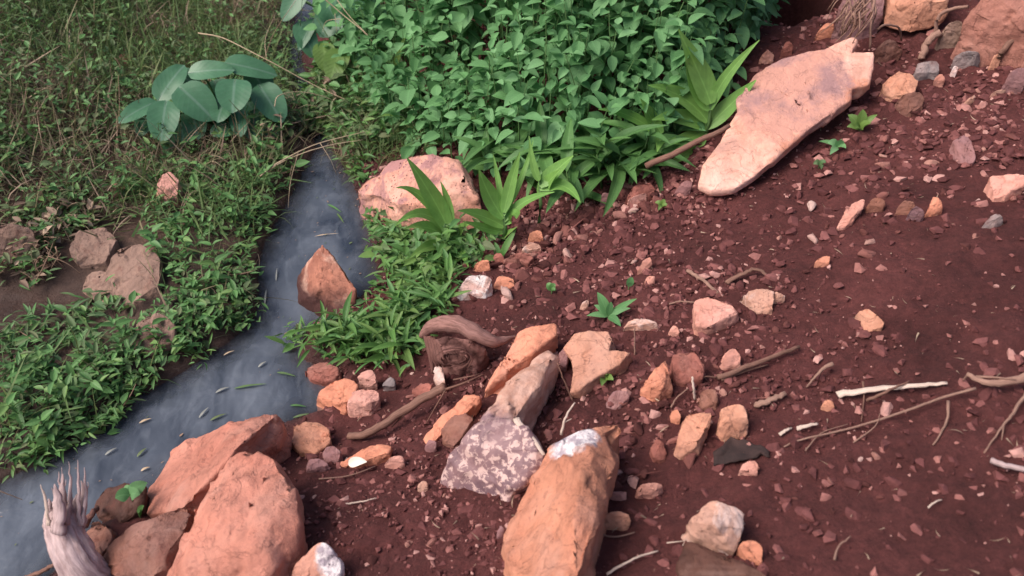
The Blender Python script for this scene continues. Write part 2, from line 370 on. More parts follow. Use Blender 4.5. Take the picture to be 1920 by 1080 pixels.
dep = np.minimum(dist_line(X.ravel(), Y.ravel(), LE), dist_line(X.ravel(), Y.ravel(), RE))*inside(X.ravel(), Y.ravel(), POLY); a_.data.foreach_set('value', dep.astype(np.float32))
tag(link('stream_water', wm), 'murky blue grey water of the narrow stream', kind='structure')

# ------------------------------------------------------------------ rocks
def facet(P, s):
    """chipped look: every cell of a jittered lattice is its own tilted face"""
    I = np.floor(P).astype(np.int64); best = np.full(len(P), 9.0); val = np.zeros(len(P))
    for a in (-1, 0, 1):
        for b in (-1, 0, 1):
            for c in (-1, 0, 1):
                i, j, k = I[:, 0]+a, I[:, 1]+b, I[:, 2]+c
                f = np.stack([i+.5+.45*_h(i, j, k, s), j+.5+.45*_h(i, j, k, s+1), k+.5+.45*_h(i, j, k, s+2)], 1); dv = P-f
                d = (dv**2).sum(1); n = np.stack([_h(i, j, k, s+3), _h(i, j, k, s+4), _h(i, j, k, s+5)], 1)
                m = d < best; best = np.where(m, d, best); val = np.where(m, (dv*n).sum(1)+.4*_h(i, j, k, s+6), val)
    return val
def hull_rock(bm_list, size, L=None, smooth=3, disp=1.0, seed=0, cuts=10):
    """convex blocks, subdivided, edges worn, surface roughened"""
    Vs, Fs, off = [], [], 0
    L = L or max(.0058, size/27); rc = random.Random(seed*13+1)
    for P in bm_list:
        bm = bmesh.new()
        for p in P: bm.verts.new(p)
        r = bmesh.ops.convex_hull(bm, input=bm.verts)
        junk = [g for g in r['geom_interior']+r['geom_unused'] if isinstance(g, bmesh.types.BMVert)]
        bmesh.ops.delete(bm, geom=list(set(junk)), context='VERTS')
        for _ in range(cuts):                                 # knock off corners
            n = Vector((rc.gauss(0, 1), rc.gauss(0, 1), abs(rc.gauss(0, .8)))).normalized(); top = max(v.co.dot(n) for v in bm.verts)
            bmesh.ops.bisect_plane(bm, geom=bm.verts[:]+bm.edges[:]+bm.faces[:], plane_co=n*(top-size*rc.uniform(.008, .042)), plane_no=n, clear_outer=True)
            for f in bm.faces[:]: bm.faces.remove(f)
            for e in bm.edges[:]: bm.edges.remove(e)
            r = bmesh.ops.convex_hull(bm, input=bm.verts)
            bmesh.ops.delete(bm, geom=list({g for g in r['geom_interior']+r['geom_unused'] if isinstance(g, bmesh.types.BMVert)}), context='VERTS')
        for _ in range(8):
            es = [e for e in bm.edges if e.calc_length() > L]
            if not es: break
            bmesh.ops.subdivide_edges(bm, edges=es, cuts=1); bmesh.ops.triangulate(bm, faces=bm.faces)
        for _ in range((smooth+1)//2): bmesh.ops.smooth_vert(bm, verts=bm.verts, factor=.5, use_axis_x=True, use_axis_y=True, use_axis_z=True)
        bmesh.ops.recalc_face_normals(bm, faces=bm.faces); bm.normal_update()
        V = np.array([v.co[:] for v in bm.verts]); N = np.array([v.normal[:] for v in bm.verts])
        q = V/size; s = seed*7
        d = .030*size*fbm(q[:, 0]*3.2+s, q[:, 1]*3.2, q[:, 2]*3.2, o=3, s=s)
        rid = np.abs(fbm(q[:, 0]*4.6+s, q[:, 1]*4.6, q[:, 2]*4.6, o=3, s=s+5)); d -= .040*size*np.maximum(0, .22-rid)
        d += .010*size*fbm(q[:, 0]*15, q[:, 1]*15, q[:, 2]*15, o=2, s=s+9)
        d += .045*size*facet(q*4.2+s, s)*.55+.010*size*facet(q*10+s, s+20)*.5
        V = V+N*(d*disp)[:, None]
        bm.verts.index_update()
        Fs += [[v.index+off for v in f.verts] for f in bm.faces]; Vs.append(V); off += len(V); bm.free()
    return np.concatenate(Vs), Fs
RN = [0]
def rock(label, mat, *blocks, name='rock', cat='rock', group=None, sink=.04, smooth=3, disp=1.0, cuts=10):
    """each block: corner spots (u, v, cm above the ground)"""
    BL = []; RN[0] += 1
    for b in blocks:
        P = [at(u, v, h/100) for u, v, h in b]
        Q = []
        for p in P:
            g = max(gz(p.x, p.y), -.02)
            Q += [p, Vector((p.x, p.y, min(g, p.z)-sink))]
        BL.append(Q)
    A = np.array([tuple(p) for b in BL for p in b]); size = float(np.linalg.norm(A.max(0)-A.min(0)))/1.4
    V, F = hull_rock(BL, size, smooth=smooth, disp=disp, seed=RN[0], cuts=cuts)
    return thing(name, V, F, M[mat], label, cat, group)

def slab(label, mat, outline, thick, name='rock', cat='rock', disp=.4, crown=.006):
    """a flat stone: its own outline (u, v, cm above the ground), given thickness and worn edges"""
    RN[0] += 1; P = [at(u, v, h/100) for u, v, h in outline]; n = Vector((0, 0, 0)); m = len(P)
    for a, b in zip(P, P[1:]+P[:1]): n += Vector(((a.y-b.y)*(a.z+b.z), (a.z-b.z)*(a.x+b.x), (a.x-b.x)*(a.y+b.y)))
    n.normalize(); n = n if n.z > 0 else -n; c = sum(P, Vector())/m
    P = [p-n*((p-c).dot(n)*.7) for p in P]; size = max((p-c).length for p in P)*1.5
    bm = bmesh.new(); top = [bm.verts.new(p) for p in P]; mid = [bm.verts.new(p+(p-c)*.012-n*thick*.45) for p in P]; bot = [bm.verts.new(p-(p-c)*.10-n*thick) for p in P]
    bm.faces.new(top); bm.faces.new(bot)
    for A, B in ((top, mid), (mid, bot)):
        for i in range(m): bm.faces.new((A[i], A[(i+1) % m], B[(i+1) % m], B[i]))
    bmesh.ops.triangulate(bm, faces=bm.faces)
    for _ in range(9):
        es = [e for e in bm.edges if e.calc_length() > size/34]
        if not es: break
        bmesh.ops.subdivide_edges(bm, edges=es, cuts=1); bmesh.ops.triangulate(bm, faces=bm.faces)
    bmesh.ops.smooth_vert(bm, verts=bm.verts, factor=.5, use_axis_x=True, use_axis_y=True, use_axis_z=True)
    bmesh.ops.recalc_face_normals(bm, faces=bm.faces); bm.normal_update()
    V = np.array([v.co[:] for v in bm.verts]); N = np.array([v.normal[:] for v in bm.verts]); q = V/size; sd = RN[0]*7
    d = .030*size*fbm(q[:, 0]*3+sd, q[:, 1]*3, q[:, 2]*3, o=4, s=sd)+.035*size*facet(q*3.2+sd, sd)*.5+.016*size*facet(q*9+sd, sd+20)*.5
    V = V+N*(d*disp)[:, None]; bm.verts.index_update(); F = [[v.index for v in f.verts] for f in bm.faces]; bm.free()
    return thing(name, V, F, M[mat], label, cat)
rock('largest flat-faced pink rock at the bottom left, beside the dark soil hollow', 'big',
     [(440, 851, 15), (533, 858, 14), (553, 884, 13), (556, 920, 12), (564, 978, 9), (556, 1027, 7), (418, 876, 14), (391, 920, 12), (364, 956, 11), (336, 1020, 9), (333, 1076, 8), (373, 1027, 11), (427, 1009, 12), (471, 1013, 12), (507, 1036, 10), (518, 1071, 7), (302, 1085, 3), (330, 1150, 0), (450, 1170, 0), (520, 1100, 0)], smooth=4)
rock('long pink rock with a dark hollow right face, behind the largest bottom left rock', 'big',
     [(498, 769, 13), (529, 778, 12), (436, 787, 10), (391, 804, 8), (338, 827, 5), (333, 862, 4), (284, 911, 2), (273, 929, 1), (276, 962, 1), (356, 947, 9), (400, 884, 12), (440, 849, 14), (458, 813, 15), (300, 965, 4)],
     [(498, 769, 13), (529, 778, 11), (547, 809, 7), (549, 842, 3), (480, 850, 7), (445, 845, 13), (458, 813, 14)], smooth=3)
rock('brown rounded rock under the two big pink rocks at the bottom left', 'brown',
     [(184, 1044, 2), (191, 1022, 4), (249, 982, 7), (284, 969, 8), (318, 956, 8), (356, 957, 7), (351, 987, 7), (329, 1022, 6), (311, 1053, 5), (284, 1085, 3), (191, 1075, 1)], smooth=5)
rock('dark wet rock with a green leaf on top, standing in water by the stump', 'dark',
     [(178, 947, 2), (191, 916, 5), (231, 904, 6), (271, 911, 6), (276, 951, 3), (262, 978, 0), (213, 984, 0), (182, 969, 0)], smooth=4)
rock('small dark stone wedged between the splintered stump and the brown rock', 'brown',
     [(152, 1020, 1), (172, 975, 3), (209, 985, 4), (214, 1010, 3), (182, 1050, 1)], name='stone', cat='stone')
rock('tan orange knobbly rock at the right tip of the long pink rock', 'tan',
     [(548, 800, 5), (575, 788, 6), (600, 790, 5), (618, 805, 4), (622, 830, 2), (590, 852, 1), (560, 850, 1), (545, 830, 3)], smooth=4)
rock('orange rock with a white quartz face, cut by the bottom edge', 'quartz',
     [(542, 1085, 3), (560, 1048, 6), (595, 1011, 9), (620, 1022, 8), (641, 1048, 5), (640, 1085, 2), (560, 1120, 0), (630, 1120, 0)])
rock('rounded orange rock with a flat top at the water edge', 'orange',
     [(590, 742, 3.5), (611, 719, 5), (653, 707, 5.5), (671, 717, 5), (664, 742, 5), (642, 757, 4.5), (594, 752, 1.5), (605, 768, 0), (640, 780, 0)], smooth=3)
rock('pinkish grey faceted rock leaning on the rounded orange rock by the water', 'pink',
     [(647, 755, 4.5), (664, 733, 5.5), (687, 727, 5.5), (711, 733, 4.5), (712, 750, 3.5), (685, 755, 4.5), (655, 774, 2), (694, 776, 1), (664, 785, 0)], smooth=2)
rock('small upright reddish rock behind the pinkish grey faceted rock', 'pink',
     [(671, 705, 5), (684, 694, 6), (702, 689, 6), (706, 716, 4), (690, 728, 2), (674, 722, 2)], name='stone', cat='stone')
rock('small mauve grey stone under the grass right of the orange rocks', 'grey',
     [(716, 722, 3), (728, 703, 4), (741, 706, 4), (742, 725, 2), (722, 730, 1)], name='stone', cat='stone')
rock('red brown stone half buried under the gnarled root', 'red',
     [(770, 730, 2), (800, 712, 4), (812, 720, 4), (806, 738, 2), (788, 745, 1)], name='stone', cat='stone')
rock('long narrow orange slab pointing up beside the gnarled root', 'orange',
     [(905, 738, 2), (917, 714, 5), (935, 682, 7), (972, 622, 9), (1014, 605, 9), (1049, 601, 8), (1049, 624, 7), (1019, 640, 7), (995, 663, 7), (963, 682, 6), (944, 705, 5), (915, 732, 3)],
     [(963, 682, 4), (1015, 645, 5), (1000, 690, 2), (965, 735, 1), (930, 750, 0), (915, 735, 1)], smooth=2)
rock('speckled mauve grey rock with a long tan ridge rising behind its pitted front face', 'speckled',
     [(880, 807, 11), (856, 839, 9), (824, 862, 6), (820, 886, 3), (833, 906, 1), (884, 925, 1), (917, 942, 0), (940, 948, 0), (963, 932, 1), (980, 886, 5), (1012, 868, 7), (1022, 845, 10), (1000, 812, 12), (960, 792, 13), (930, 776, 12)],
     [(1037, 643, 9), (1052, 648, 9), (1048, 673, 8), (989, 689, 10), (961, 726, 11), (915, 774, 12), (890, 805, 11), (960, 812, 11), (990, 772, 9), (1016, 722, 7), (1036, 685, 6)], smooth=2)
slab('broad yellow orange rock with a notched right edge above the green seedling', 'tan',
     [(1058, 655, 5), (1078, 627, 7), (1102, 618, 8), (1141, 620, 7), (1149, 637, 6), (1141, 655, 6), (1174, 658, 5), (1183, 665, 4), (1160, 684, 4), (1117, 705, 4), (1083, 730, 3), (1069, 737, 2), (1074, 700, 4), (1072, 675, 5)], .07, disp=.9)
rock('small mauve stone touching the left of the broad yellow orange rock', 'mauve',
     [(1046, 660, 4), (1060, 648, 5), (1068, 662, 5), (1062, 688, 2), (1048, 684, 2)], name='stone', cat='stone')
rock('tall orange rock with a white patch on its shoulder, cut by the bottom edge', 'tall',
     [(1030, 844, 10), (1069, 810, 13), (1107, 801, 13), (1135, 803, 12), (1160, 844, 10), (1112, 850, 14), (1098, 920, 15), (1085, 1000, 14), (1085, 1090, 12), (996, 892, 7), (977, 931, 5), (953, 979, 3), (936, 1022, 2), (934, 1100, 2), (1141, 863, 7), (1130, 900, 3), (1118, 950, 0), (1112, 1090, 0)],
     [(1107, 801, 13), (1140, 795, 12), (1170, 791, 11), (1174, 806, 9), (1146, 822, 10), (1107, 830, 12)], smooth=3)
rock('sharp orange rock with a bright facet beside the red brown block', 'orange',
     [(1249, 671, 7), (1256, 695, 6), (1261, 733, 2), (1251, 748, 0), (1227, 755, 0), (1208, 745, 1), (1201, 726, 3), (1213, 709, 5), (1237, 685, 7), (1240, 725, 5)], smooth=1)
rock('red brown block behind the sharp orange rock', 'red',
     [(1259, 664, 6), (1304, 659, 6), (1324, 685, 4), (1319, 704, 3), (1280, 721, 1), (1264, 719, 1)], smooth=3)
rock('dull brown stone below the red brown block and above the tan rock pair', 'brown',
     [(1312, 731, 3), (1343, 729, 4), (1350, 748, 3), (1343, 765, 1), (1314, 767, 1)], name='stone', cat='stone')
rock('flat tan rock with four corners, left of the tan rock pair', 'tan',
     [(1285, 777, 5), (1336, 769, 5), (1333, 791, 5), (1314, 830, 4), (1276, 854, 2), (1264, 846, 2), (1271, 820, 4), (1280, 796, 5)], smooth=3)
rock('tan rock with a shaded lower face, right of the tan rock pair', 'tan',
     [(1350, 770, 5), (1367, 755, 6), (1396, 760, 6), (1402, 783, 5), (1350, 790, 5), (1406, 800, 2), (1403, 818, 0), (1367, 832, 0), (1348, 820, 1)], smooth=3)
rock('small orange pebble between the sharp orange rock and the flat tan rock', 'orange',
     [(1258, 770, 2), (1272, 766, 3), (1278, 780, 3), (1270, 792, 1), (1258, 788, 1)], name='stone', cat='stone')
rock('smooth egg-shaped pink stone at the left end of the brown stick', 'pink',
     [(1353, 672, 3), (1362, 655, 4), (1377, 651, 4), (1390, 664, 3), (1391, 685, 1), (1375, 693, 0), (1356, 690, 1)], name='stone', cat='stone', smooth=5)
rock('triangular pink rock lying alone on the middle of the slope', 'pink',
     [(1302, 560, 5), (1343, 559, 5), (1390, 578, 4), (1383, 590, 3), (1333, 610, 3), (1310, 625, 1), (1305, 610, 3)], smooth=2)
rock('bright white quartz rock at the edge of the grass above the gnarled root', 'white',
     [(850, 553, 2), (866, 530, 5), (883, 513, 7), (917, 510, 7), (925, 527, 5), (910, 550, 2), (867, 565, 0)], smooth=1)
rock('pointed red rock standing in the middle of the stream', 'wetred',
     [(605, 458, 17), (620, 478, 14.5), (645, 515, 9), (668, 545, 4), (668, 568, 1), (640, 585, 0), (580, 586, 0), (560, 570, 0), (555, 522, 6), (573, 497, 10), (592, 471, 14.5), (600, 545, 9), (645, 556, 4), (570, 560, 4)], smooth=1, sink=.06, cuts=2)
rock('big pitted pink boulder behind the long green leaves below the bush', 'boulder',
     [(667, 363, 8), (680, 343, 10), (717, 323, 13), (740, 302, 15), (783, 287, 17), (823, 283, 17), (867, 298, 15), (897, 320, 12), (910, 380, 7), (907, 403, 4), (883, 437, 1), (820, 440, 0), (750, 433, 0), (695, 418, 0), (677, 392, 2), (800, 390, 12), (740, 370, 13)], smooth=3)
slab('great flat sandstone slab tilted down the slope at the upper right', 'slab',
     [(1310, 347, 5), (1317, 313, 8), (1350, 263, 11), (1387, 207, 13), (1383, 182, 14), (1417, 137, 15), (1467, 110, 16), (1547, 87, 16), (1603, 61, 17), (1612, 73, 16), (1597, 97, 14), (1638, 100, 12), (1636, 130, 10), (1627, 167, 8), (1597, 172, 8), (1595, 193, 7), (1520, 237, 8), (1467, 280, 8), (1420, 320, 7), (1377, 350, 5), (1333, 360, 4)], .055, disp=.55)
rock('orange tan boulder overhanging a dark gap at the top right edge', 'tan',
     [(1668, 10, 10), (1665, -60, 16), (1760, -70, 16), (1785, 0, 10), (1750, 25, 7), (1712, 50, 4), (1690, 40, 6), (1720, 10, 12)], smooth=3, sink=-.03)
rock('large reddish brown boulder in the top right corner', 'corner',
     [(1800, 60, 8), (1815, 20, 14), (1850, -20, 20), (1920, -60, 22), (1990, -40, 20), (1990, 90, 8), (1910, 100, 3), (1850, 100, 2), (1805, 85, 3)], smooth=4)
rock('dark grey rock behind the tangled roots at the top', 'mauve',
     [(1560, 50, 4), (1575, 10, 12), (1600, -30, 16), (1660, -40, 16), (1660, 20, 8), (1620, 55, 4), (1580, 62, 2)], smooth=3)
for lab, mt, pts in [
 ('dull brown clod under the tangled roots at the upper right', 'brown', [(1640, 95, 5), (1655, 72, 8), (1685, 70, 8), (1695, 90, 4), (1670, 108, 2)]),
 ('flat grey stone right of the orange crumbly clod', 'grey', [(1715, 135, 4), (1722, 115, 5), (1758, 112, 5), (1762, 135, 3), (1740, 148, 1)]),
 ('pale grey lump by the white pebble at the upper right', 'grey', [(1790, 105, 4), (1805, 92, 6), (1835, 95, 6), (1842, 108, 3), (1815, 116, 2)]),
 ('small white pebble at the upper right of the slope', 'white', [(1783, 128, 3), (1790, 121, 4), (1798, 124, 4), (1796, 131, 2)]),
 ('pink pebble in a row below the top right boulders', 'pink', [(1820, 82, 4), (1832, 72, 6), (1855, 78, 5), (1850, 90, 3)]),
 ('tan pebble at the foot of the leaning brown root', 'tan', [(1860, 112, 3), (1868, 96, 5), (1880, 96, 5), (1876, 116, 2)]),
 ('rough tan lump under the large top right boulder', 'mud', [(1762, 62, 5), (1775, 42, 9), (1800, 34, 10), (1812, 60, 6), (1790, 80, 3)]),
 ('shaded brown clod below the orange crumbly clod', 'brown', [(1680, 190, 3), (1700, 172, 6), (1732, 170, 6), (1735, 195, 3), (1705, 215, 1)]),
 ('pink rounded pebble right of the crumbly clod', 'pink', [(1752, 150, 2), (1758, 139, 3.5), (1770, 138, 3.5), (1773, 150, 2), (1763, 156, 1)]),
 ('mauve lump at the right edge near the top boulders', 'mauve', [(1885, 150, 4), (1895, 128, 7), (1925, 125, 7), (1925, 160, 3), (1900, 170, 1)]),
 ('slim pale stone lying flat at the upper right', 'pale', [(1808, 190, 1.5), (1820, 180, 2.5), (1832, 177, 2.5), (1828, 186, 1.5), (1814, 194, 1)]),
 ('long slim pale stone right of the shaded clod', 'pale', [(1856, 176, 1.5), (1875, 167, 2.5), (1890, 163, 2.5), (1884, 172, 1.5)]),
]: rock(lab, mt, pts, name='stone', cat='stone', smooth=2)
rock('orange crumbly clod right of the upper end of the slab', 'tan',
     [(1655, 158, 4), (1675, 140, 6), (1690, 128, 6), (1722, 145, 5), (1715, 175, 3), (1680, 182, 2), (1660, 178, 2)], name='clod', cat='clod', smooth=2)
rock('pale faceted rock above the dark soil hollow at the lower right', 'pale',
     [(1287, 978, 5), (1316, 951, 7), (1351, 929, 8), (1378, 938, 7), (1400, 956, 6), (1396, 990, 5), (1340, 985, 8), (1300, 1000, 4), (1338, 1028, 2), (1378, 1036, 2)], smooth=2)
rock('small orange rock at the right foot of the pale faceted rock', 'orange',
     [(1385, 1015, 4), (1410, 1008, 4), (1430, 1022, 3), (1429, 1056, 1), (1400, 1048, 1)], name='stone', cat='stone')
rock('dark brown block standing in for the shaded undercut below the pale faceted rock', 'dark',
     [(1285, 1010, 3), (1340, 1032, 4), (1400, 1055, 4), (1450, 1085, 3), (1430, 1120, 1), (1280, 1120, 1), (1268, 1050, 2)], smooth=3)  # added block, its dark colour stands for the shade under the rock
rock('tan heart-shaped stone between the tall orange rock and the pale faceted rock', 'tan',
     [(1124, 966, 3.5), (1140, 960, 4), (1162, 956, 4), (1181, 960, 3.5), (1184, 972, 3), (1178, 988, 1), (1150, 995, 0), (1128, 990, 1)], name='stone', cat='stone', smooth=5)
rock('split reddish stone above the heart-shaped tan stone', 'pink',
     [(1192, 918, 2), (1200, 905, 4), (1212, 904, 4), (1247, 908, 3), (1235, 922, 2), (1210, 934, 0), (1195, 930, 1)], name='stone', cat='stone')
rock('rosy stone at the right edge of the black scrap', 'pink',
     [(1386, 880, 2), (1396, 864, 3), (1418, 864, 3), (1425, 878, 2), (1420, 890, 1), (1388, 894, 0)], name='stone', cat='stone')
rock('upright dark red stone left of the flat tan rock', 'red',
     [(1219, 838, 2), (1230, 820, 3), (1243, 826, 3), (1251, 852, 1), (1243, 867, 0), (1224, 860, 1)], name='stone', cat='stone')
rock('orange flat piece of rock with a groove, beside the white petal', 'orange',
     [(682, 846, 3), (700, 832, 4), (736, 832, 3), (730, 848, 3), (700, 862, 2), (680, 862, 1), (640, 876, .5), (630, 872, .5), (665, 850, 2)], smooth=3)
rock('reddish rock sheet lying in the shade left of the speckled rock', 'orange',
     [(793, 822, 1), (824, 784, 4), (868, 742, 5), (903, 735, 5), (898, 753, 4), (872, 772, 4), (843, 790, 3), (815, 826, 1), (798, 838, 0)], smooth=2)
rock('pale rimmed brown rock between the reddish sheet and the speckled rock', 'brown',
     [(826, 800, 3), (850, 780, 5), (875, 772, 6), (890, 785, 5), (870, 815, 3), (850, 838, 1), (830, 830, 1)], smooth=2)
rock('round mauve pebble at the lower end of the reddish rock sheet', 'mauve',
     [(795, 838, 2), (805, 822, 3), (818, 826, 3), (818, 842, 1), (806, 850, 0)], name='stone', cat='stone', smooth=4)
rock('pale upright stone below the gnarled root end', 'pale',
     [(812, 700, 4), (817, 680, 6), (828, 688, 6), (836, 720, 3), (820, 726, 1)], name='stone', cat='stone')
# left bank
rock('brown boulder at the left edge on the grassy bank', 'mud',
     [(-40, 480, 2), (-30, 420, 9), (20, 415, 10), (60, 425, 8), (78, 455, 5), (60, 480, 2), (20, 500, 0), (-30, 505, 0)], smooth=5)
rock('pinkish upright stone in the left bank greenery', 'pink',
     [(287, 370, 4), (300, 330, 9), (322, 319, 10), (336, 335, 8), (332, 375, 3), (310, 385, 1), (290, 382, 1)], smooth=4)
rock('small pink stone in the grass left of the upright stone', 'pink',
     [(204, 352, 3), (215, 342, 4), (236, 345, 3), (238, 362, 1), (212, 366, 1)], name='stone', cat='stone')
rock('small red stone in the grass above the big-leaved plant', 'red',
     [(218, 108, 3), (230, 98, 4), (248, 104, 4), (246, 118, 2), (222, 120, 1)], name='stone', cat='stone')
rock('wide muddy tan rock between the pool and the creeping weeds', 'mud',
     [(196, 520, 2), (212, 470, 5), (262, 455, 6), (300, 480, 5), (298, 540, 3), (250, 572, 1), (205, 560, 1)], smooth=5)
rock('low muddy tan lump above the wide muddy rock', 'mud',
     [(125, 470, 2), (148, 432, 4), (195, 425, 4), (222, 448, 4), (200, 492, 2), (150, 500, 1)], smooth=5)
rock('flat pale mud shelf at the top edge of the pool', 'mud',
     [(150, 540, 1), (165, 510, 3), (210, 505, 3), (225, 550, 2), (190, 575, .5)], smooth=5)
rock('muddy brown rock showing through weeds nearest the stream', 'mud',
     [(245, 630, 3), (258, 600, 5), (300, 585, 6), (332, 600, 5), (325, 640, 3), (285, 662, 1), (250, 660, 1)], smooth=5)
# upper right stones
for lab, mt, pts in [
 ('long leaning orange stone on the upper right slope', 'pink', [(1570, 425, 1), (1585, 395, 3), (1605, 375, 4), (1624, 370, 4), (1618, 388, 3), (1600, 410, 2), (1578, 432, 0)]),
 ('dull purple brown stone just right of the long leaning stone', 'brown', [(1626, 382, 3), (1640, 368, 4), (1660, 374, 3), (1660, 392, 1), (1628, 402, 0)]),
 ('dark stone left of the pink round stone on the upper right slope', 'brown', [(1680, 392, 2), (1692, 375, 4), (1715, 376, 4), (1722, 390, 2), (1700, 405, 0)]),
 ('pink round stone left of the bright orange stone', 'mauve', [(1702, 400, 2), (1712, 386, 4), (1728, 386, 4), (1735, 402, 2), (1722, 415, 0), (1706, 412, 0)]),
 ('bright orange stone on the upper right slope', 'orange', [(1740, 390, 3), (1750, 368, 4), (1765, 370, 4), (1769, 388, 2), (1757, 398, 1), (1744, 396, 1)]),
 ('pink triangular stone at the right edge of the slope', 'pink', [(1856, 328, 5), (1930, 324, 5), (1925, 345, 3), (1885, 366, 2), (1862, 374, 1), (1866, 348, 3)]),
 ('grey flat stone below the pink triangular stone', 'grey', [(1843, 422, 1), (1862, 398, 3), (1884, 402, 3), (1882, 416, 1), (1860, 428, 0)]),
 ('small bright red orange chip on the bare slope', 'orange', [(1528, 490, 2), (1538, 482, 2), (1557, 478, 2), (1556, 492, 1), (1540, 502, 0)]),
 ('mauve blocky stone near the top right of the slope', 'mauve', [(1787, 262, 4), (1810, 252, 4), (1828, 272, 3), (1830, 302, 1), (1806, 312, 0), (1792, 295, 1)]),
 ('pale orange lump with a grey side on the bare slope', 'tan', [(1606, 585, 2), (1622, 576, 3), (1645, 590, 3), (1662, 605, 2), (1650, 618, 1), (1625, 625, 0)]),
 ('reddish stone with a dark side at the middle of the slope', 'pink', [(1195, 508, 1), (1205, 488, 3), (1218, 480, 3), (1224, 492, 2), (1210, 510, 0)]),
 ('rose pebble just under the reddish stone on the middle slope', 'pink', [(1206, 526, 1), (1214, 517, 2.5), (1228, 516, 2.5), (1228, 528, 1), (1212, 538, 0)]),
 ('pale stone beside the weed above the broad yellow orange rock', 'pale', [(1168, 615, 2), (1182, 598, 3), (1205, 594, 4), (1236, 604, 3), (1232, 616, 1), (1190, 622, 0)]),
 ('small pink chip left of the slope weed', 'pale', [(1084, 578, .5), (1092, 566, 2), (1104, 561, 2), (1104, 572, 1), (1094, 582, 0)]),
 ('orange square stone at the foot of the long leaves', 'orange', [(989, 452, 1), (995, 432, 4), (1014, 430, 4), (1019, 444, 3), (1004, 456, 0)]),
 ('pale pink block under the orange square stone', 'pale', [(978, 470, 2), (986, 456, 4), (1010, 453, 4), (1016, 466, 2), (1000, 476, 0), (982, 478, 0)]),
 ('long red stone in the heap below the orange square stone', 'red', [(945, 488, 2), (955, 476, 4), (985, 473, 4), (1004, 478, 3), (990, 494, 1), (952, 498, 0)]),
 ('dark red stone left of the long red stone in the heap', 'red', [(922, 488, 2), (930, 472, 4), (945, 476, 4), (946, 494, 1), (928, 498, 0)]),
 ('orange stone directly above the white quartz rock', 'orange', [(886, 500, 2), (898, 488, 4), (918, 487, 4), (920, 504, 1), (892, 512, 0)]),
 ('orange brown stone directly right of the white quartz rock', 'orange', [(925, 530, 2), (935, 516, 3), (962, 520, 3), (968, 536, 1), (936, 546, 0)]),
 ('grey blunt stone on the dark edge under the bush', 'mauve', [(1124, 382, 2), (1130, 362, 5), (1150, 358, 5), (1156, 375, 2), (1140, 390, 0)]),
 ('red hollow stone on the dark edge left of the slab tip', 'red', [(1172, 372, 3), (1190, 345, 6), (1220, 338, 6), (1232, 352, 4), (1215, 375, 1), (1185, 382, 0)]),
 ('pale chip lying at the foot of the red hollow stone', 'pink', [(1176, 376, 3), (1195, 364, 4), (1216, 360, 4), (1214, 372, 1), (1188, 384, 0)]),
 ('pointed mauve stone next to the lower tip of the slab', 'mauve', [(1264, 362, 1), (1278, 342, 4), (1300, 333, 5), (1296, 352, 2), (1280, 368, 0)]),
 ('pinkish stone in the shade above the slab, beside the bush', 'pink', [(1424, 108, 2), (1434, 94, 5), (1450, 92, 5), (1452, 108, 2), (1436, 114, 0)]),
 ('brown stone in the shade right of the pinkish one above the slab', 'red', [(1466, 92, 3), (1474, 76, 5), (1488, 82, 4), (1488, 98, 1), (1472, 100, 0)]),
 ('flat orange stone in the dark gap under the grey rock', 'orange', [(1530, 60, 3), (1550, 42, 4), (1566, 46, 4), (1558, 58, 2), (1538, 66, 1)]),
 ('small round tan pebble left of the white stick', 'tan', [(1541, 760, 1.5), (1550, 746, 2.5), (1563, 750, 2.5), (1566, 764, 1), (1552, 774, 0)]),
 ('round mauve pebble on top of the pebble heap at the bottom left', 'mauve', [(603, 852, 3), (612, 836, 4.5), (630, 834, 4.5), (641, 848, 3), (634, 866, 1), (612, 868, 1)]),
 ('blunt brown pebble at the foot of the pebble heap at the bottom left', 'mauve', [(571, 880, 2), (580, 862, 3.5), (604, 860, 3.5), (618, 872, 2), (605, 888, 0), (582, 890, 0)]),
 ('orange finger-shaped pebble by the tan knobbly rock', 'orange', [(600, 822, 3), (606, 808, 4), (618, 812, 4), (620, 826, 2), (608, 832, 1)]),
 ('crumbly red stone below the tip of the grooved orange piece', 'pink', [(720, 872, 1), (732, 856, 3), (752, 852, 3), (760, 868, 1.5), (740, 880, 0)]),
 ('small dark topped pebble left of the speckled rock', 'pale', [(781, 914, 1), (790, 900, 2.5), (803, 903, 2.5), (802, 916, 1), (790, 924, 0)]),
 ('tiny mauve stone on the left shoulder of the tall orange rock', 'mauve', [(931, 996, 2), (938, 984, 3), (946, 988, 3), (944, 1004, 1), (933, 1006, 1)]),
 ('pink pebble in the gravel under the triangular pink rock', 'pink', [(1253, 622, 1.5), (1262, 608, 2.5), (1274, 612, 2.5), (1275, 626, 1), (1262, 632, 0)]),
 ('dark mauve stone left of the sharp orange rock', 'mauve', [(1136, 748, 2), (1150, 731, 3), (1178, 733, 3), (1180, 745, 2), (1155, 768, 0), (1138, 765, 0)]),
]:
    rock(lab, mt, pts, name='stone', cat='stone', smooth=2)
# extra stones submerged at the shallow edge
rock('submerged reddish stone seen through shallow water', 'red', [(570, 690, 3), (600, 676, 4), (640, 690, 4), (625, 715, 2), (585, 715, 1)], name='stone', cat='stone', smooth=4)

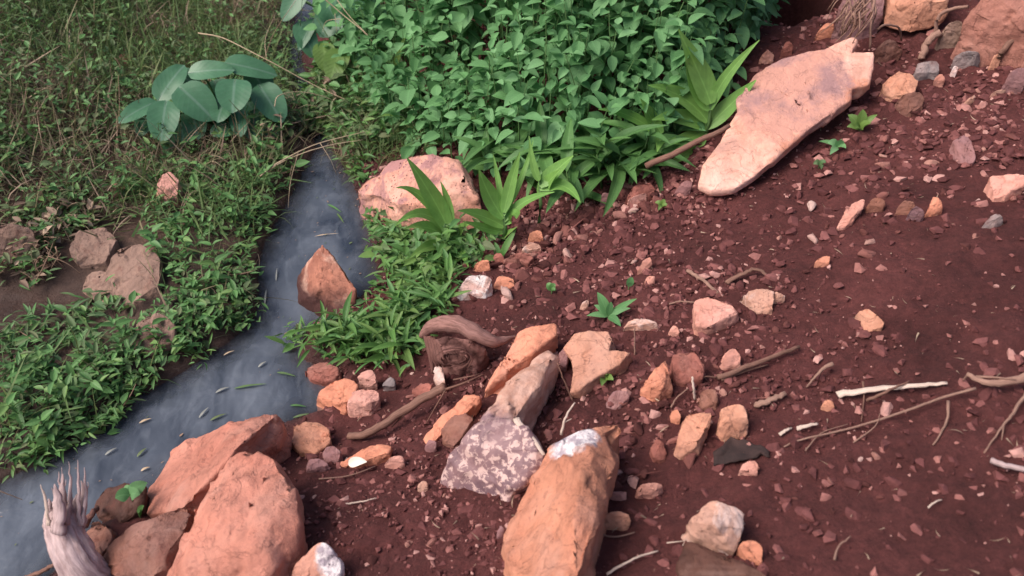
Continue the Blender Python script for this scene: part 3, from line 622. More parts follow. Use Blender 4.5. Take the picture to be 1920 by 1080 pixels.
# ------------------------------------------------------------------ small countable stones and gravel
def pebble(seed, n=13, round_=False):
    r = np.random.default_rng(seed); bm = bmesh.new()
    for _ in range(n):
        q = r.normal(size=3); q /= np.linalg.norm(q); bm.verts.new(tuple(q*np.array((1, .72, .55))*(r.uniform(.85, 1.1))))
    rr = bmesh.ops.convex_hull(bm, input=bm.verts)
    bmesh.ops.delete(bm, geom=list({g for g in rr['geom_interior']+rr['geom_unused'] if isinstance(g, bmesh.types.BMVert)}), context='VERTS')
    if round_:
        bmesh.ops.bevel(bm, geom=list(bm.edges), offset=.10, segments=1, profile=.6, affect='EDGES')
    bmesh.ops.triangulate(bm, faces=bm.faces); bm.verts.index_update()
    V = np.array([v.co[:] for v in bm.verts]); F = [[v.index for v in f.verts] for f in bm.faces]; bm.free(); return V, F
def mat_stones(name='small_stones', stops=None):
    k = NB(name); oi = k.new('ObjectInfo'); at_ = k.new('Attribute', attribute_name='rnd'); v = objvec(k)
    f = k.math('FRACT', k.math('ADD', oi.outputs['Random'], at_.outputs['Fac']))
    c = k.ramp(f, stops or [(.0, (.075, .023, .021)), (.38, (.125, .042, .037)), (.62, (.19, .068, .058)), (.80, (.31, .125, .105)), (.92, (.46, .23, .185)), (.98, (.62, .42, .37))])
    c = k.mix(.55, c, k.ramp(k.noise(v, 70, 5, .7), [(.3, .5), (.7, 1.35)]), 'MULTIPLY')
    return k.done(c, .85, k.bump(k.noise(v, 90, 5, .7), .6, .004), .25)
M['stones'] = mat_stones()
M['clods'] = mat_stones('clods', [(.0, (.09, .028, .027)), (.45, (.145, .049, .047)), (.74, (.21, .078, .072)), (.88, (.34, .145, .125)), (.97, (.50, .27, .235))])
PEB = [mkmesh('stone', *pebble(50+i, 14, True), M['stones'], smooth=False) for i in range(8)]
def in_poly(u, v, P): return inside(np.array([u]), np.array([v]), np.array(P))[0]
def scatter_px(P, n, r):
    P = np.array(P); out = []
    while len(out) < n:
        u, v = r.uniform(P[:, 0].min(), P[:, 0].max()), r.uniform(P[:, 1].min(), P[:, 1].max())
        if in_poly(u, v, P): out.append((u, v))
    return out
ZONES = [
 ('small reddish stone in the heaped scree below the bush', 'scree stones below the bush', [(870, 500), (1000, 430), (1180, 360), (1270, 380), (1150, 440), (1060, 500), (960, 560), (880, 560)], 98, (.011, .036)),
 ('small stone scattered on the soil slope right of the slab', 'stones on the upper right slope', [(1480, 330), (1650, 180), (1920, 130), (1920, 440), (1700, 520), (1500, 500)], 52, (.010, .028)),
 ('small stone in the gravel between the yellow orange rock and the tan rock pair', 'stones among the middle rocks', [(1060, 640), (1240, 590), (1340, 660), (1420, 760), (1260, 900), (1140, 940), (1180, 800)], 54, (.009, .024)),
 ('small stone scattered on the lower right soil', 'stones on the lower right soil', [(1420, 640), (1700, 640), (1700, 1000), (1440, 1030), (1400, 900)], 24, (.007, .015)),
 ('small stone on the dark soil between the big rocks at the bottom', 'stones on the bottom soil', [(570, 840), (800, 800), (930, 950), (920, 1075), (660, 1075), (580, 950)], 28, (.007, .017)),
 ('small stone at the water edge under the grass tuft', 'stones at the water edge', [(600, 800), (640, 690), (780, 680), (780, 760), (680, 800), (600, 860)], 18, (.009, .018)),
 ('small stone scattered over the bare middle slope', 'stones on the middle slope', [(880, 600), (1060, 520), (1250, 420), (1500, 380), (1600, 560), (1400, 660), (1250, 580), (1000, 600)], 24, (.007, .015)),
]
r = np.random.default_rng(5); q = 0
for lab, grp, P, n, (s0, s1) in ZONES:
    for (u, v) in scatter_px(P, n, r):
        p = at(u, v); s = s0+(s1-s0)*r.random()**(1.3 if 'scree' in lab else 2)
        o = link('small_stone', PEB[q % 8], None, (p.x, p.y, gz(p.x, p.y)+s*.18)); q += 1
        o.rotation_euler = (r.uniform(-.5, .5), r.uniform(-.5, .5), r.uniform(0, 6.28)); o.scale = (s, s*r.uniform(.7, 1.1), s*r.uniform(.7, 1.2))
        tag(o, lab, 'stone', grp)
def joined(name, temps, mats4, tidx, material, label, parent=None, midx=None, smooth=True, cat=None):
    """one mesh out of many placed templates (V, F, uv)"""
    VV, FF, UU, AA, MI, off = [], [], [], [], [], 0
    rr = np.random.default_rng(3)
    for t, (V, F, uv) in enumerate(temps):
        ids = np.nonzero(tidx == t)[0]
        if not len(ids): continue
        m = mats4[ids]; n = len(V)
        P = np.einsum('kij,nj->kni', m[:, :3, :3], V)+m[:, None, :3, 3]
        VV.append(P.reshape(-1, 3)); FF.append((F[None]+(np.arange(len(ids))*n)[:, None, None]).reshape(-1, F.shape[1])+off)
        UU.append(np.tile(uv, (len(ids), 1))); AA.append(np.repeat(rr.random(len(ids)), n)); off += n*len(ids)
        if midx is not None: MI.append(np.repeat(midx[ids], len(F)))
    me = mkmesh(name, np.concatenate(VV), np.concatenate(FF), material, uv=np.concatenate(UU), attr=np.concatenate(AA), midx=np.concatenate(MI) if midx is not None else None, smooth=smooth)
    return tag(link(name, me, parent), label, cat, None, 'stuff')
def rotm(yaw, pitch, roll):
    """batch of Rz(yaw) Rx(pitch) Ry(roll)"""
    cy, sy, cp, sp, cr, sr = np.cos(yaw), np.sin(yaw), np.cos(pitch), np.sin(pitch), np.cos(roll), np.sin(roll)
    o, z = np.ones_like(cy), np.zeros_like(cy)
    Rz = np.stack([np.stack([cy, -sy, z], -1), np.stack([sy, cy, z], -1), np.stack([z, z, o], -1)], -2)
    Rx = np.stack([np.stack([o, z, z], -1), np.stack([z, cp, -sp], -1), np.stack([z, sp, cp], -1)], -2)
    Ry = np.stack([np.stack([cr, z, sr], -1), np.stack([z, o, z], -1), np.stack([-sr, z, cr], -1)], -2)
    return Rz @ Rx @ Ry
def m4(R, sc, T):
    m = np.zeros((len(T), 4, 4)); m[:, :3, :3] = R*np.asarray(sc)[:, None, None] if np.ndim(sc) == 1 else R*np.asarray(sc)[:, None, :]; m[:, :3, 3] = T; m[:, 3, 3] = 1; return m
def place(n, r, box, dens):
    out = np.zeros((0, 2))
    while len(out) < n:
        p = r.uniform((box[0], box[2]), (box[1], box[3]), (n*2, 2)); k = r.random(n*2) < dens(p[:, 0], p[:, 1]); out = np.concatenate([out, p[k]])
    return out[:n]
# gravel and crumbs of soil on the right bank: beyond counting
gt = []
for i in range(6):
    V, F = pebble(90+i, 9); gt.append((V, np.array(F), np.zeros((len(V), 2))))
def dens_gravel(x, y):
    z, b, wt = terrain(x, y); return b*(wt < .9)*(.06+np.clip(fbm(x*2.3+4, y*2.3, o=3, s=77)*1.7+.18, 0, 1)*(1-.6*np.exp(-((x-1.05)/.42)**2-((y-1.40)/.42)**2))+.9*np.exp(-((y-2.02-.12*x)/.16)**2)*(x < .55)*(x > -.2))
N = 24000; p = place(N, r, (-.75, 2.0, .55, 3.4), dens_gravel)
s = .0022+.0105*r.random(N)**3.4
R = rotm(r.uniform(0, 6.28, N), r.uniform(-.6, .6, N), r.uniform(-.6, .6, N))
joined('gravel', gt, m4(R, s, np.stack([p[:, 0], p[:, 1], ground(p[:, 0], p[:, 1])+.003], 1)), r.integers(0, 6, N), M['clods'], 'fine red gravel and soil crumbs over the right bank', smooth=False, cat='gravel')

gt2 = []
for i in range(6):
    V, F = pebble(190+i, 13); gt2.append((V, np.array(F), np.zeros((len(V), 2))))
def dens_clod(x, y):
    z, b, wt = terrain(x, y); return b*(wt < .9)*(1-.75*np.exp(-((x-1.05)/.42)**2-((y-1.40)/.42)**2))*(.08+np.clip(fbm(x*1.9+9, y*1.9+2, o=3, s=79)*1.6, 0, 1)+1.2*np.exp(-((y-2.04-.10*x)/.13)**2)*(x < .6)*(x > -.2)+.5*np.exp(-((x-.28)/.22)**2-((y-1.45)/.25)**2)+.35*np.exp(-((x-1.15)/.30)**2-((y-2.15)/.35)**2))
N = 11500; p = place(N, r, (-.6, 1.9, .6, 3.2), dens_clod); s = .004+.019*r.random(N)**2.4
joined('soil_clods', gt2, m4(rotm(r.uniform(0, 6.28, N), r.uniform(-.4, .4, N), r.uniform(-.4, .4, N)), s, np.stack([p[:, 0], p[:, 1], ground(p[:, 0], p[:, 1])+.002], 1)), r.integers(0, 6, N), M['clods'], 'crumbled red clods and chips lying all over the right bank', smooth=False, cat='clods')
# ------------------------------------------------------------------ leaves, blades, tubes
def leaf_t(L=1.0, W=.5, shape='ovate', ny=6, fold=.12, droop=.18):
    V, U = [], []
    xs = (-1, -.5, 0, .5, 1)
    for j in range(ny+1):
        t = j/ny
        if shape == 'ovate': wd = math.sin(math.pi*min(1, t**.72))**.85*(1 if t < .7 else 1)
        elif shape == 'lance': wd = (math.sin(math.pi*t**.8))**.75
        elif shape == 'blade': wd = (1-t)**.6*min(1, .5+2*t)
        elif shape == 'taro': wd = math.sqrt(max(0, 1-(2*t**.92-1)**2))*(1-.18*t)
        for x in xs:
            a = x*wd*W*.5
            V.append((a, t*L, abs(a)*fold*2-droop*L*t*t+.02*L*math.sin(9*t+x*2)*abs(x)*wd*.35)); U.append((.5+x*.5*max(wd, .02), t))
    F = [[j*5+i, j*5+i+1, (j+1)*5+i+1, (j+1)*5+i] for j in range(ny) for i in range(4)]
    return np.array(V), np.array(F), np.array(U)
def blade_t(curl, ny=4, W=.03, twist=.3):
    V, U = [], []
    for j in range(ny+1):
        t = j/ny; a = curl*t
        y = math.sin(a)/curl if abs(curl) > .01 else t; z = (1-math.cos(a))/curl if abs(curl) > .01 else 0
        w_ = W*.5*(1-t)**.7+.0008; c, s_ = math.cos(twist*t*3), math.sin(twist*t*3)
        V += [(-w_*c, y, -z-w_*s_), (w_*c, y, -z+w_*s_)]; U += [(.1, t), (.9, t)]
    F = [[2*j, 2*j+1, 2*j+3, 2*j+2] for j in range(ny)]
    return np.array(V), np.array(F), np.array(U)
def tube(P, R, n=6, rough=0.0, seed=0, flatten=1.0):
    P = [Vector(p) for p in P]; V, F, U = [], [], []
    up = Vector((0, 0, 1)); rr = random.Random(seed); ph = [rr.uniform(.75, 1.25) for _ in range(n)]; ln = 0
    for i, p in enumerate(P):
        t = (P[min(i+1, len(P)-1)]-P[max(i-1, 0)]).normalized()
        s = t.cross(up)
        if s.length < .05: s = t.cross(Vector((1, 0, 0)))
        s.normalize(); b = s.cross(t); R_ = R[i] if hasattr(R, '__len__') else R
        if i: ln += (p-P[i-1]).length
        for j in range(n):
            a = 2*math.pi*j/n; k = R_*(1+rough*(ph[j]-1)*3+rough*rr.uniform(-.5, .5))
            V.append(p+s*(math.cos(a)*k)+b*(math.sin(a)*k*flatten)); U.append((j/n, ln*6))
    for i in range(len(P)-1):
        for j in range(n): F.append([i*n+j, i*n+(j+1) % n, (i+1)*n+(j+1) % n, (i+1)*n+j])
    F.append(list(range(n))[::-1]); F.append([(len(P)-1)*n+j for j in range(n)])
    return V, F, U
def spline(P, n):
    P = [Vector(p) for p in P]; out = []
    Q = [P[0]*2-P[1]]+P+[P[-1]*2-P[-2]]
    for i in range(1, len(Q)-2):
        for j in range(n):
            t = j/n; a, b, c, d = Q[i-1], Q[i], Q[i+1], Q[i+2]
            out.append(.5*((2*b)+(c-a)*t+(2*a-5*b+4*c-d)*t*t+(3*b-a-3*c+d)*t**3))
    out.append(P[-1]); return out
def join_parts(L):
    V, F, U = [], [], []
    for v, f, u in L:
        o = len(V); V += list(v); U += list(u); F += [[i+o for i in q] for q in f]
    return V, F, U
def stick(label, pts, r0, r1, mat, name='stick', cat='stick', n=8, rough=.13, twigs=(), group=None, flatten=1.0):
    """pts: (u, v, cm above ground)"""
    P = spline([at(u, v, h/100) for u, v, h in pts], 5); k = len(P); rj = random.Random(len(label)*7+int(pts[0][0]))
    P = [p+Vector((rj.gauss(0, 1), rj.gauss(0, 1), rj.gauss(0, .6)))*(r0*.16) for p in P]
    L = [tube(P, [r0+(r1-r0)*i/(k-1) for i in range(k)], n, rough, len(label), flatten)]
    for tw in twigs:
        Q = spline([at(u, v, h/100) for u, v, h in tw[0]], 4); m = len(Q); L.append(tube(Q, [tw[1]*(1-.6*i/(m-1)) for i in range(m)], 5, rough, 3))
    V, F, U = join_parts(L)
    return thing(name, V, F, M[mat], label, cat, group, uv=U)
def curve_leaf(P0, P1, P2, width, shape='lance', fold=.25, ny=10, nrm=None, wave=.03):
    P0, P1, P2 = Vector(P0), Vector(P1), Vector(P2); V, U = [], []; ln = (P2-P0).length
    for j in range(ny+1):
        t = j/ny; p = P0*(1-t)**2+P1*2*t*(1-t)+P2*t*t; tg = ((P1-P0)*(1-t)+(P2-P1)*t).normalized()
        n = nrm or Vector((0, -.55, .83)); s = tg.cross(n)
        if s.length < .1: s = Vector((1, 0, 0))
        s.normalize(); n = s.cross(tg).normalized()
        if shape == 'lance': wd = max(.03, math.sin(math.pi*(.04+.96*t)**.75))**.8
        elif shape == 'ovate': wd = max(.02, math.sin(math.pi*t**.7))**.8
        else: wd = math.sqrt(max(0.0004, 1-(2*t**.9-1)**2))*(1-.22*t)
        for x in (-1, -.5, 0, .5, 1):
            a = x*wd*width*.5; nt_ = tg*(ln*.20*(1-abs(x))*max(0, 1-t/.34)**1.3) if shape == 'taro' else Vector((0, 0, 0)); V.append(p+nt_+s*a+n*(abs(a)*fold+wave*ln*.3*math.sin(11*t+2*x)*abs(x)*wd)); U.append((.5+.5*x*wd, t))
    F = [[j*5+i, j*5+i+1, (j+1)*5+i+1, (j+1)*5+i] for j in range(ny) for i in range(4)]
    return V, F, U

# short rootlets and straw crumbs lying on the soil: beyond counting
N = 900; p = place(N, r, (-.5, 1.7, .6, 2.9), lambda x, y: (terrain(x, y)[1] > .5)*1.0*(terrain(x, y)[2] < .5))
RT = [blade_t(c, 4, .10, .8) for c in (.4, 1.3, -1.0)]
joined('rootlets', RT, m4(rotm(r.uniform(0, 6.28, N), r.normal(size=N)*.15, r.normal(size=N)*.6), .008+.028*r.random(N)**2, np.stack([p[:, 0], p[:, 1], ground(p[:, 0], p[:, 1])+.009], 1)), r.integers(0, 3, N), M['blade_s'], 'fine pale rootlets and straw crumbs over the red soil', cat='litter')

# ------------------------------------------------------------------ the bush: 300 largest leaves singly, the rest as foliage
def bush_envelope(x, y):
    """top of the leaf canopy above the ground; the front line runs along the foot of the slope"""
    y0 = np.interp(x, [-.75, -.45, -.3, -.1, .07, .22, .38, .54, .7, .82, 1.0], [3.15, 2.68, 2.53, 2.33, 2.21, 2.16, 2.17, 2.28, 2.48, 2.72, 3.1])
    e = .62*(1-np.exp(-np.maximum(y-y0, 0)/.32))*(1+.34*vn(x*4.2, y*4.2, s=41)+.28*vn(x*9.5, y*9.5, s=43))
    return np.where(y > y0, e+.07, 0)
def make_bush(name, label, box, dens, n, env, seed, singles, L=(.05, .082), mat='bush'):
    r = np.random.default_rng(seed); pts = place(n, r, box, dens)
    c = pts.mean(0); root = empty(name, (c[0], c[1], gz(c[0], c[1])), label, 'bush'); rl = np.array(root.location)
    T = [leaf_t(1, .62, 'ovate', 6, .22, .14), leaf_t(1, .70, 'ovate', 6, .15, .25), leaf_t(1, .55, 'ovate', 6, .3, .08)]
    mats, tix, stems = [], [], []
    for (x, y) in pts:
        g = gz(x, y); H = float(env(np.array([x]), np.array([y]))[0])*r.uniform(.78, 1.08)
        if H < .05: H = .05
        lean = Vector((r.normal()*.10, -.10+r.normal()*.10, 1))
        base = Vector((x, y, g)); top = base+lean*H
        mid = base+lean*H*.5+Vector((r.normal()*.012, r.normal()*.012, 0))
        stems.append(tube([base, mid, top], [.0028, .0022, .0012], 4))
        nn = int(np.clip(H/.042, 2, 7)); yaw = r.uniform(0, 6.28)
        for k in range(nn):
            t = 1-k*.042/max(H, .06); 
            if t < .08: break
            p = base+(top-base)*t; yaw += 1.571+r.normal()*.25
            for sgn in (0, math.pi):
                ln = r.uniform(*L)*r.choice([.7, 1, 1.12])*(.62 if k == 0 else 1)*(1.0 if k < 4 else .8)
                pit = (.30 if k == 0 else -.02)+r.normal()*.34-.13*k
                a = yaw+sgn+r.normal()*.15
                Rm = rotm(np.array([a]), np.array([pit]), np.array([r.normal()*.25]))[0]
                off = Rm @ np.array((0, .012, 0)); m = np.eye(4); m[:3, :3] = Rm*ln; m[:3, 3] = np.array(p)+off
                mats.append(m); tix.append(r.integers(0, 3))
    mats = np.array(mats); tix = np.array(tix)
    # which leaves the camera sees largest
    VV, FF = [], []
    for i in range(len(mats)):
        V, F, _ = T[tix[i]]; q = [0, 15+2, 30+2, 15, 19]
        pq = (mats[i][:3, :3] @ V[[2, 15, 32, 19]].T).T+mats[i][:3, 3]; o = len(VV); VV += [tuple(a) for a in pq]; FF.append((o, o+1, o+2, o+3))
    bvh = BVHTree.FromPolygons(VV, FF); score = np.zeros(len(mats))
    for i in range(len(mats)):
        a = np.array([VV[j] for j in FF[i]]); cpt = Vector(a.mean(0)); u, v, d = proj(cpt)
        if not (-10 < u < 1930 and -10 < v < 1090): continue
        dr = (cpt-CAM).normalized(); hit = bvh.ray_cast(CAM, dr)
        if hit[0] is None or abs(hit[3]-(cpt-CAM).length) > .012: continue
        pr = np.array([proj(Vector(k))[:2] for k in a]); x_, y_ = pr[:, 0], pr[:, 1]
        score[i] = .5*abs(np.dot(x_, np.roll(y_, 1))-np.dot(y_, np.roll(x_, 1)))
    order = np.argsort(-score); pick = order[:singles][score[order[:singles]] > 0]
    tm = [mkmesh('leaf', V, F, M[mat], uv=uv) for V, F, uv in T]
    for i in pick:
        o = link('leaf', tm[tix[i]], root); m = mats[i].copy(); m[:3, 3] -= rl; o.matrix_local = Matrix(m.tolist())
    rest = np.setdiff1d(np.arange(len(mats)), pick); mm = mats[rest].copy(); mm[:, :3, 3] -= rl
    joined('foliage', T, mm, tix[rest], M[mat], None, root)
    V, F, U = join_parts(stems); o = part('stems', V, F, M['stem'], root); o['kind'] = 'stuff'
    return root
make_bush('leafy_bush', 'large dense bush of soft oval green leaves at the top centre', (-.75, 1.0, 2.05, 3.7),
          lambda x, y: (bush_envelope(x, y) > .05)*np.where(y < 3.0, 1, .55)*(1-((x > .86) & (y < 2.7))), 600, bush_envelope, 21, 300)
make_bush('leafy_bush', 'smaller dark leafy bush at the top, between the large bush and the dark gap', (.62, 1.02, 3.15, 3.9),
          lambda x, y: np.ones_like(x), 110, lambda x, y: .42+.1*vn(x*6, y*6, s=3), 22, 90)

# ------------------------------------------------------------------ long-leaved plants
def long_plant(name, label, base, leaves, mat='ginger', cat='plant', stem_h=None):
    """base (u,v); leaves: (start height cm, bend (u,v,h), tip (u,v,h), width cm)"""
    b = at(*base); root = empty(name, b, label, cat)
    top = max(l[0] for l in leaves)/100
    V, F, U = tube([b, b+Vector((.004, .004, top*.5)), b+Vector((.0, .008, top))], [.008, .006, .003], 6); part('stem', V, F, M['stem'], root, uv=U)
    for h0, bend, tip, wd in leaves:
        P0 = b+Vector((0, .003, h0/100)); P2 = at(tip[0], tip[1], tip[2]/100); P1 = at(bend[0], bend[1], bend[2]/100)
        # keep the leaf close to its plant: slide the spots along their sight lines to the plant's own distance
        def near(P, f):
            d = (P-CAM).normalized(); D = (P0-CAM).length; return CAM+d*(D*f)
        P1, P2 = near(P1, bend[3] if len(bend) > 3 else 1.0), near(P2, tip[3] if len(tip) > 3 else .985)
        V, F, U = curve_leaf(P0, P1*1.0, P2, wd/100*.88, 'lance', .22); part('leaf', V, F, M[mat], root, uv=U)
    return root
long_plant('broad_leaf_plant', 'young plant with broad bright leaves in front of the pitted pink boulder', (845, 470),
  [(7, (818, 375, 0), (763, 296, 0, .95), 6.5), (7, (848, 390, 0), (826, 340, 0, .99), 3.2), (6, (795, 372, 0), (740, 424, 0, .93), 4.2), (4, (800, 415, 0), (758, 430, 0, .91), 5.0), (2, (805, 455, 0), (768, 484, 0, .90), 4.6), (4, (872, 420, 0), (884, 420, 0, .96), 3.6), (6, (790, 345, 0), (742, 352, 0, .97), 3.4), (3, (862, 455, 0), (878, 500, 0, .93), 4)])
long_plant('broad_leaf_plant', 'tall narrow-leaved plant at the right end of the pitted pink boulder', (945, 452),
  [(8, (915, 370, 0), (898, 318, 0, .97), 6), (10, (955, 350, 0), (975, 285, 0, .98), 4), (9, (935, 340, 0), (925, 290, 0, 1), 2), (5, (905, 400, 0), (858, 395, 0, .95), 4.5), (3, (910, 430, 0), (868, 415, 0, .95), 3.5), (7, (975, 370, 0), (1040, 360, 0, .96), 3.2), (6, (970, 390, 0), (968, 410, 0, .95), 4.5), (9, (985, 330, 0), (1000, 262, 0, 1), 2.0), (2, (955, 440, 0), (970, 425, 0, .95), 3)])
long_plant('broad_leaf_plant', 'upright plant with drooping tip leaves under the middle of the bush', (1010, 425),
  [(16, (1000, 330, 0), (992, 255, 0, 1), 2.5), (14, (1040, 320, 0), (1075, 292, 0, .98), 5), (13, (1060, 330, 0), (1088, 380, 0, .95), 4.5), (11, (1025, 340, 0), (1052, 318, 0, .96), 4.5)])
long_plant('broad_leaf_plant', 'tallest long-leaved plant at the right end of the bush beside the slab', (1322, 262),
  [(12, (1318, 150, 0), (1272, 55, 0, .97), 8.5), (10, (1300, 170, 0), (1285, 105, 0, .97), 6), (10, (1345, 150, 0), (1424, 75, 0, .98), 4), (6, (1285, 170, 0), (1215, 160, 0, .96), 6.5), (4, (1280, 210, 0), (1222, 225, 0, .95), 6.5), (4, (1365, 200, 0), (1418, 150, 0, .98), 6), (3, (1290, 265, 0), (1245, 268, 0, .95), 5), (2, (1300, 285, 0), (1250, 310, 0, .95), 4.5)])
long_plant('broad_leaf_plant', 'leaning long-leaved plant left of the tallest one, under the bush', (1235, 300),
  [(9, (1215, 215, 0), (1200, 185, 0, .97), 5), (8, (1180, 205, 0), (1122, 205, 0, .97), 4), (6, (1240, 250, 0), (1232, 285, 0, .95), 4), (5, (1190, 280, 0), (1075, 300, 0, .97), 4), (4, (1200, 300, 0), (1195, 330, 0, .95), 4.5)])
long_plant('broad_leaf_plant', 'pale yellow green leaves left of the large bush', (735, 175),
  [(5, (700, 110, 0), (662, 118, 0, .97), 4.5), (4, (710, 130, 0), (688, 148, 0, .96), 4.5), (4, (740, 120, 0), (762, 60, 0, .98), 3), (2, (735, 170, 0), (755, 200, 0, .95), 4)], mat='yellowleaf')
# two round hooded leaves standing over the stream head
def heart_plant(name, label, base, leaves, mat):
    b = at(*base); root = empty(name, b, label, 'plant'); D0 = (b-CAM).length
    for (u0, v0, f0), (u1, v1, f1), wpx in leaves:
        P0 = CAM+ray(u0, v0).normalized()*(D0*f0); P2 = CAM+ray(u1, v1).normalized()*(D0*f1)
        ax = P2-P0; att = P0+ax*.28; wd = wpx/FPX*D0*1.05
        nrm = (Vector((0, 0, .75))+(CAM-att).normalized()*.65).normalized()
        V, F, U = curve_leaf(P0, (P0+P2)*.5+nrm*.02, P2, wd, 'taro', .16, 12, nrm, .035); lf = part('leaf', V, F, M[mat], root, uv=U)
        att = att+nrm*-.002; mid = (b+att)*.5+Vector((0, .01, .05))
        V, F, U = tube(spline([b, mid, att], 5), [.006-.0003*i for i in range(11)], 6); part('leaf_stalk', V, F, M['stem'], root, uv=U)
    return root
heart_plant('taro_plant', 'clump of big blue green heart-shaped leaves on the left bank', (425, 250),
  [((312, 188, .975), (302, 268, .955), 54), ((295, 190, .985), (222, 231, .97), 34), ((296, 190, .985), (346, 122, 1.0), 46), ((335, 162, .98), (402, 226, .965), 66),
   ((352, 138, .99), (440, 132, .98), 40), ((441, 148, .975), (436, 212, .95), 62), ((420, 118, .99), (520, 142, .99), 44), ((484, 158, .985), (530, 230, .965), 56),
   ((438, 242, .975), (394, 252, .97), 34), ((448, 205, .98), (450, 258, .96), 34), ((422, 188, .98), (408, 230, .96), 42), ((300, 225, .985), (320, 285, .97), 34), ((380, 165, 1.0), (360, 215, .99), 50), ((470, 130, 1.0), (505, 185, .995), 52), ((400, 150, 1.0), (425, 200, .99), 46), ((330, 140, 1.005), (375, 165, 1.0), 42), ((460, 190, .985), (500, 238, .975), 44), ((360, 205, .985), (372, 262, .97), 44), ((470, 225, .98), (482, 268, .965), 38), ((340, 225, .985), (345, 275, .97), 36), ((505, 215, .985), (512, 262, .97), 36), ((280, 215, .99), (262, 256, .975), 32)], 'taro')
heart_plant('taro_plant', 'pair of pale upright rounded leaves beside the stream head', (628, 165),
  [((606, 80, 1.0), (612, 135, .985), 42), ((640, 92, .99), (620, 150, .97), 46)], 'yellowleaf')
heart_plant('taro_plant', 'dark broad leaves in the shade at the top left of the bush', (690, 120),
  [((700, 62, 1.0), (720, 125, .98), 75), ((640, 10, 1.0), (600, 70, .99), 60), ((660, -20, 1.0), (690, 60, .99), 80), ((590, 35, 1), (560, 95, .99), 24), ((570, -20, 1.0), (530, 40, 1.0), 40), ((660, 130, .99), (640, 185, .975), 50), ((610, 0, 1.0), (640, 60, .99), 55), ((740, 10, 1.0), (745, 70, .985), 60), ((690, 100, .98), (672, 150, .97), 40), ((560, 40, 1), (590, 110, .99), 40)], 'taro')

# ------------------------------------------------------------------ low weeds and grass
def weed_proto(name, label, cat, group, mat, kind, seed):
    r = np.random.default_rng(seed); root = empty(name, (0, 0, 0), label, cat, group)
    if kind == 'weed':
        H = r.uniform(.07, .12); top = Vector((r.normal()*.02, -.02+r.normal()*.02, H)); V, F, U = tube([(0, 0, -.01), top*.5, top], [.002, .0016, .001], 4)
        link('stem', mkmesh('stem', V, F, M['stem']), root); nn = 4; shp = (1, .42, 'ovate', 5, .22, .18); Ls = (.040, .058)
    elif kind == 'foot':
        H = .10; top = Vector((r.normal()*.02, r.normal()*.02, H)); V, F, U = tube([(0, 0, -.01), top], [.004, .002], 5); link('stem', mkmesh('stem', V, F, M['stem']), root); nn = 7; shp = (1, .24, 'lance', 7, .25, .55); Ls = (.09, .17)
    else:
        H = .05; top = Vector((0, 0, H)); V, F, U = tube([(0, 0, -.01), top], [.0025, .001], 4); link('stem', mkmesh('stem', V, F, M['stem']), root); nn = 6; shp = (1, .19, 'lance', 6, .3, .35); Ls = (.06, .10)
    tm = [mkmesh('leaf', *leaf_t(*shp)[:2], M[mat], uv=leaf_t(*shp)[2])]
    yaw = r.uniform(0, 6)
    for k in range(nn):
        p = top*((k+1)/nn); yaw += 1.57+r.normal()*.3 if kind == 'weed' else 2.4
        for sg in ((0, math.pi) if kind == 'weed' else (0,)):
            ln = r.uniform(*Ls); R = rotm(np.array([yaw+sg]), np.array([.25+r.normal()*.25 if kind == 'weed' else r.uniform(.3, 1.0)]), np.array([r.normal()*.3]))[0]
            m = np.eye(4); m[:3, :3] = R*ln; m[:3, 3] = p; o = link('leaf', tm[0], root); o.matrix_local = Matrix(m.tolist())
    return root
def spread_plants(name, label, cat, group, mat, kind, P, n, seed, sc=(.8, 1.2)):
    r = np.random.default_rng(seed); protos = [weed_proto(name, label, cat, group, mat, kind, seed+i) for i in range(4)]
    for i, (u, v) in enumerate(scatter_px(P, n, r)):
        p = at(u, v); loc = (p.x, p.y, max(gz(p.x, p.y), 0)); a = r.uniform(0, 6.28); s_ = r.uniform(*sc); tl = (r.normal()*.2, r.normal()*.2)
        if i < 4: o = protos[i]; o.location = loc; o.rotation_euler = (tl[0], tl[1], a); o.scale = (s_,)*3
        else: copy_tree(protos[i % 4], loc, a, s_, tl)
FOOT = [(900, 345), (1000, 365), (1110, 385), (1200, 345), (1250, 318), (1240, 290), (1180, 300), (1100, 320), (950, 300)]
spread_plants('long_leaf_weed', 'low long-leaved weed in the shade along the foot of the large bush', 'weed', 'long-leaved weeds at the foot of the bush', 'footleaf', 'foot', FOOT, 17, 330, (.8, 1.25))
LEFTFR = [(210, 400), (250, 310), (330, 280), (525, 290), (515, 360), (465, 440), (440, 500), (445, 570), (400, 630), (300, 700), (220, 755), (180, 720), (230, 650), (320, 560), (290, 460)]
spread_plants('leafy_weed', 'small leafy weed standing in the green fringe on the left edge of the stream', 'weed', 'weeds on the left stream edge', 'weed', 'weed', LEFTFR, 52, 300, (.5, .9))
LOWL = [(0, 690), (60, 690), (150, 690), (220, 730), (180, 790), (80, 835), (0, 885)]
spread_plants('leafy_weed', 'small leafy weed hanging over the water at the lower left edge', 'weed', 'weeds at the lower left edge', 'weed', 'weed', LOWL, 17, 310, (.5, .85))
TUFT = [(545, 640), (590, 632), (700, 615), (745, 550), (735, 515), (770, 505), (850, 515), (875, 520), (840, 570), (800, 620), (780, 680), (660, 680), (560, 660)]
spread_plants('grass_tuft', 'bright green grass tuft on the right edge of the stream below the boulder', 'grass', 'grass tufts on the right stream edge', 'tuft', 'tuft', TUFT, 28, 320, (.55, 1.3))
spread_plants('leafy_weed', 'small leafy weed growing among the grass tufts on the right stream edge', 'weed', 'weeds among the right grass tufts', 'tuft', 'weed', [(725, 480), (790, 495), (880, 500), (870, 520), (830, 565), (750, 590), (738, 540)], 20, 350, (.6, 1.0))
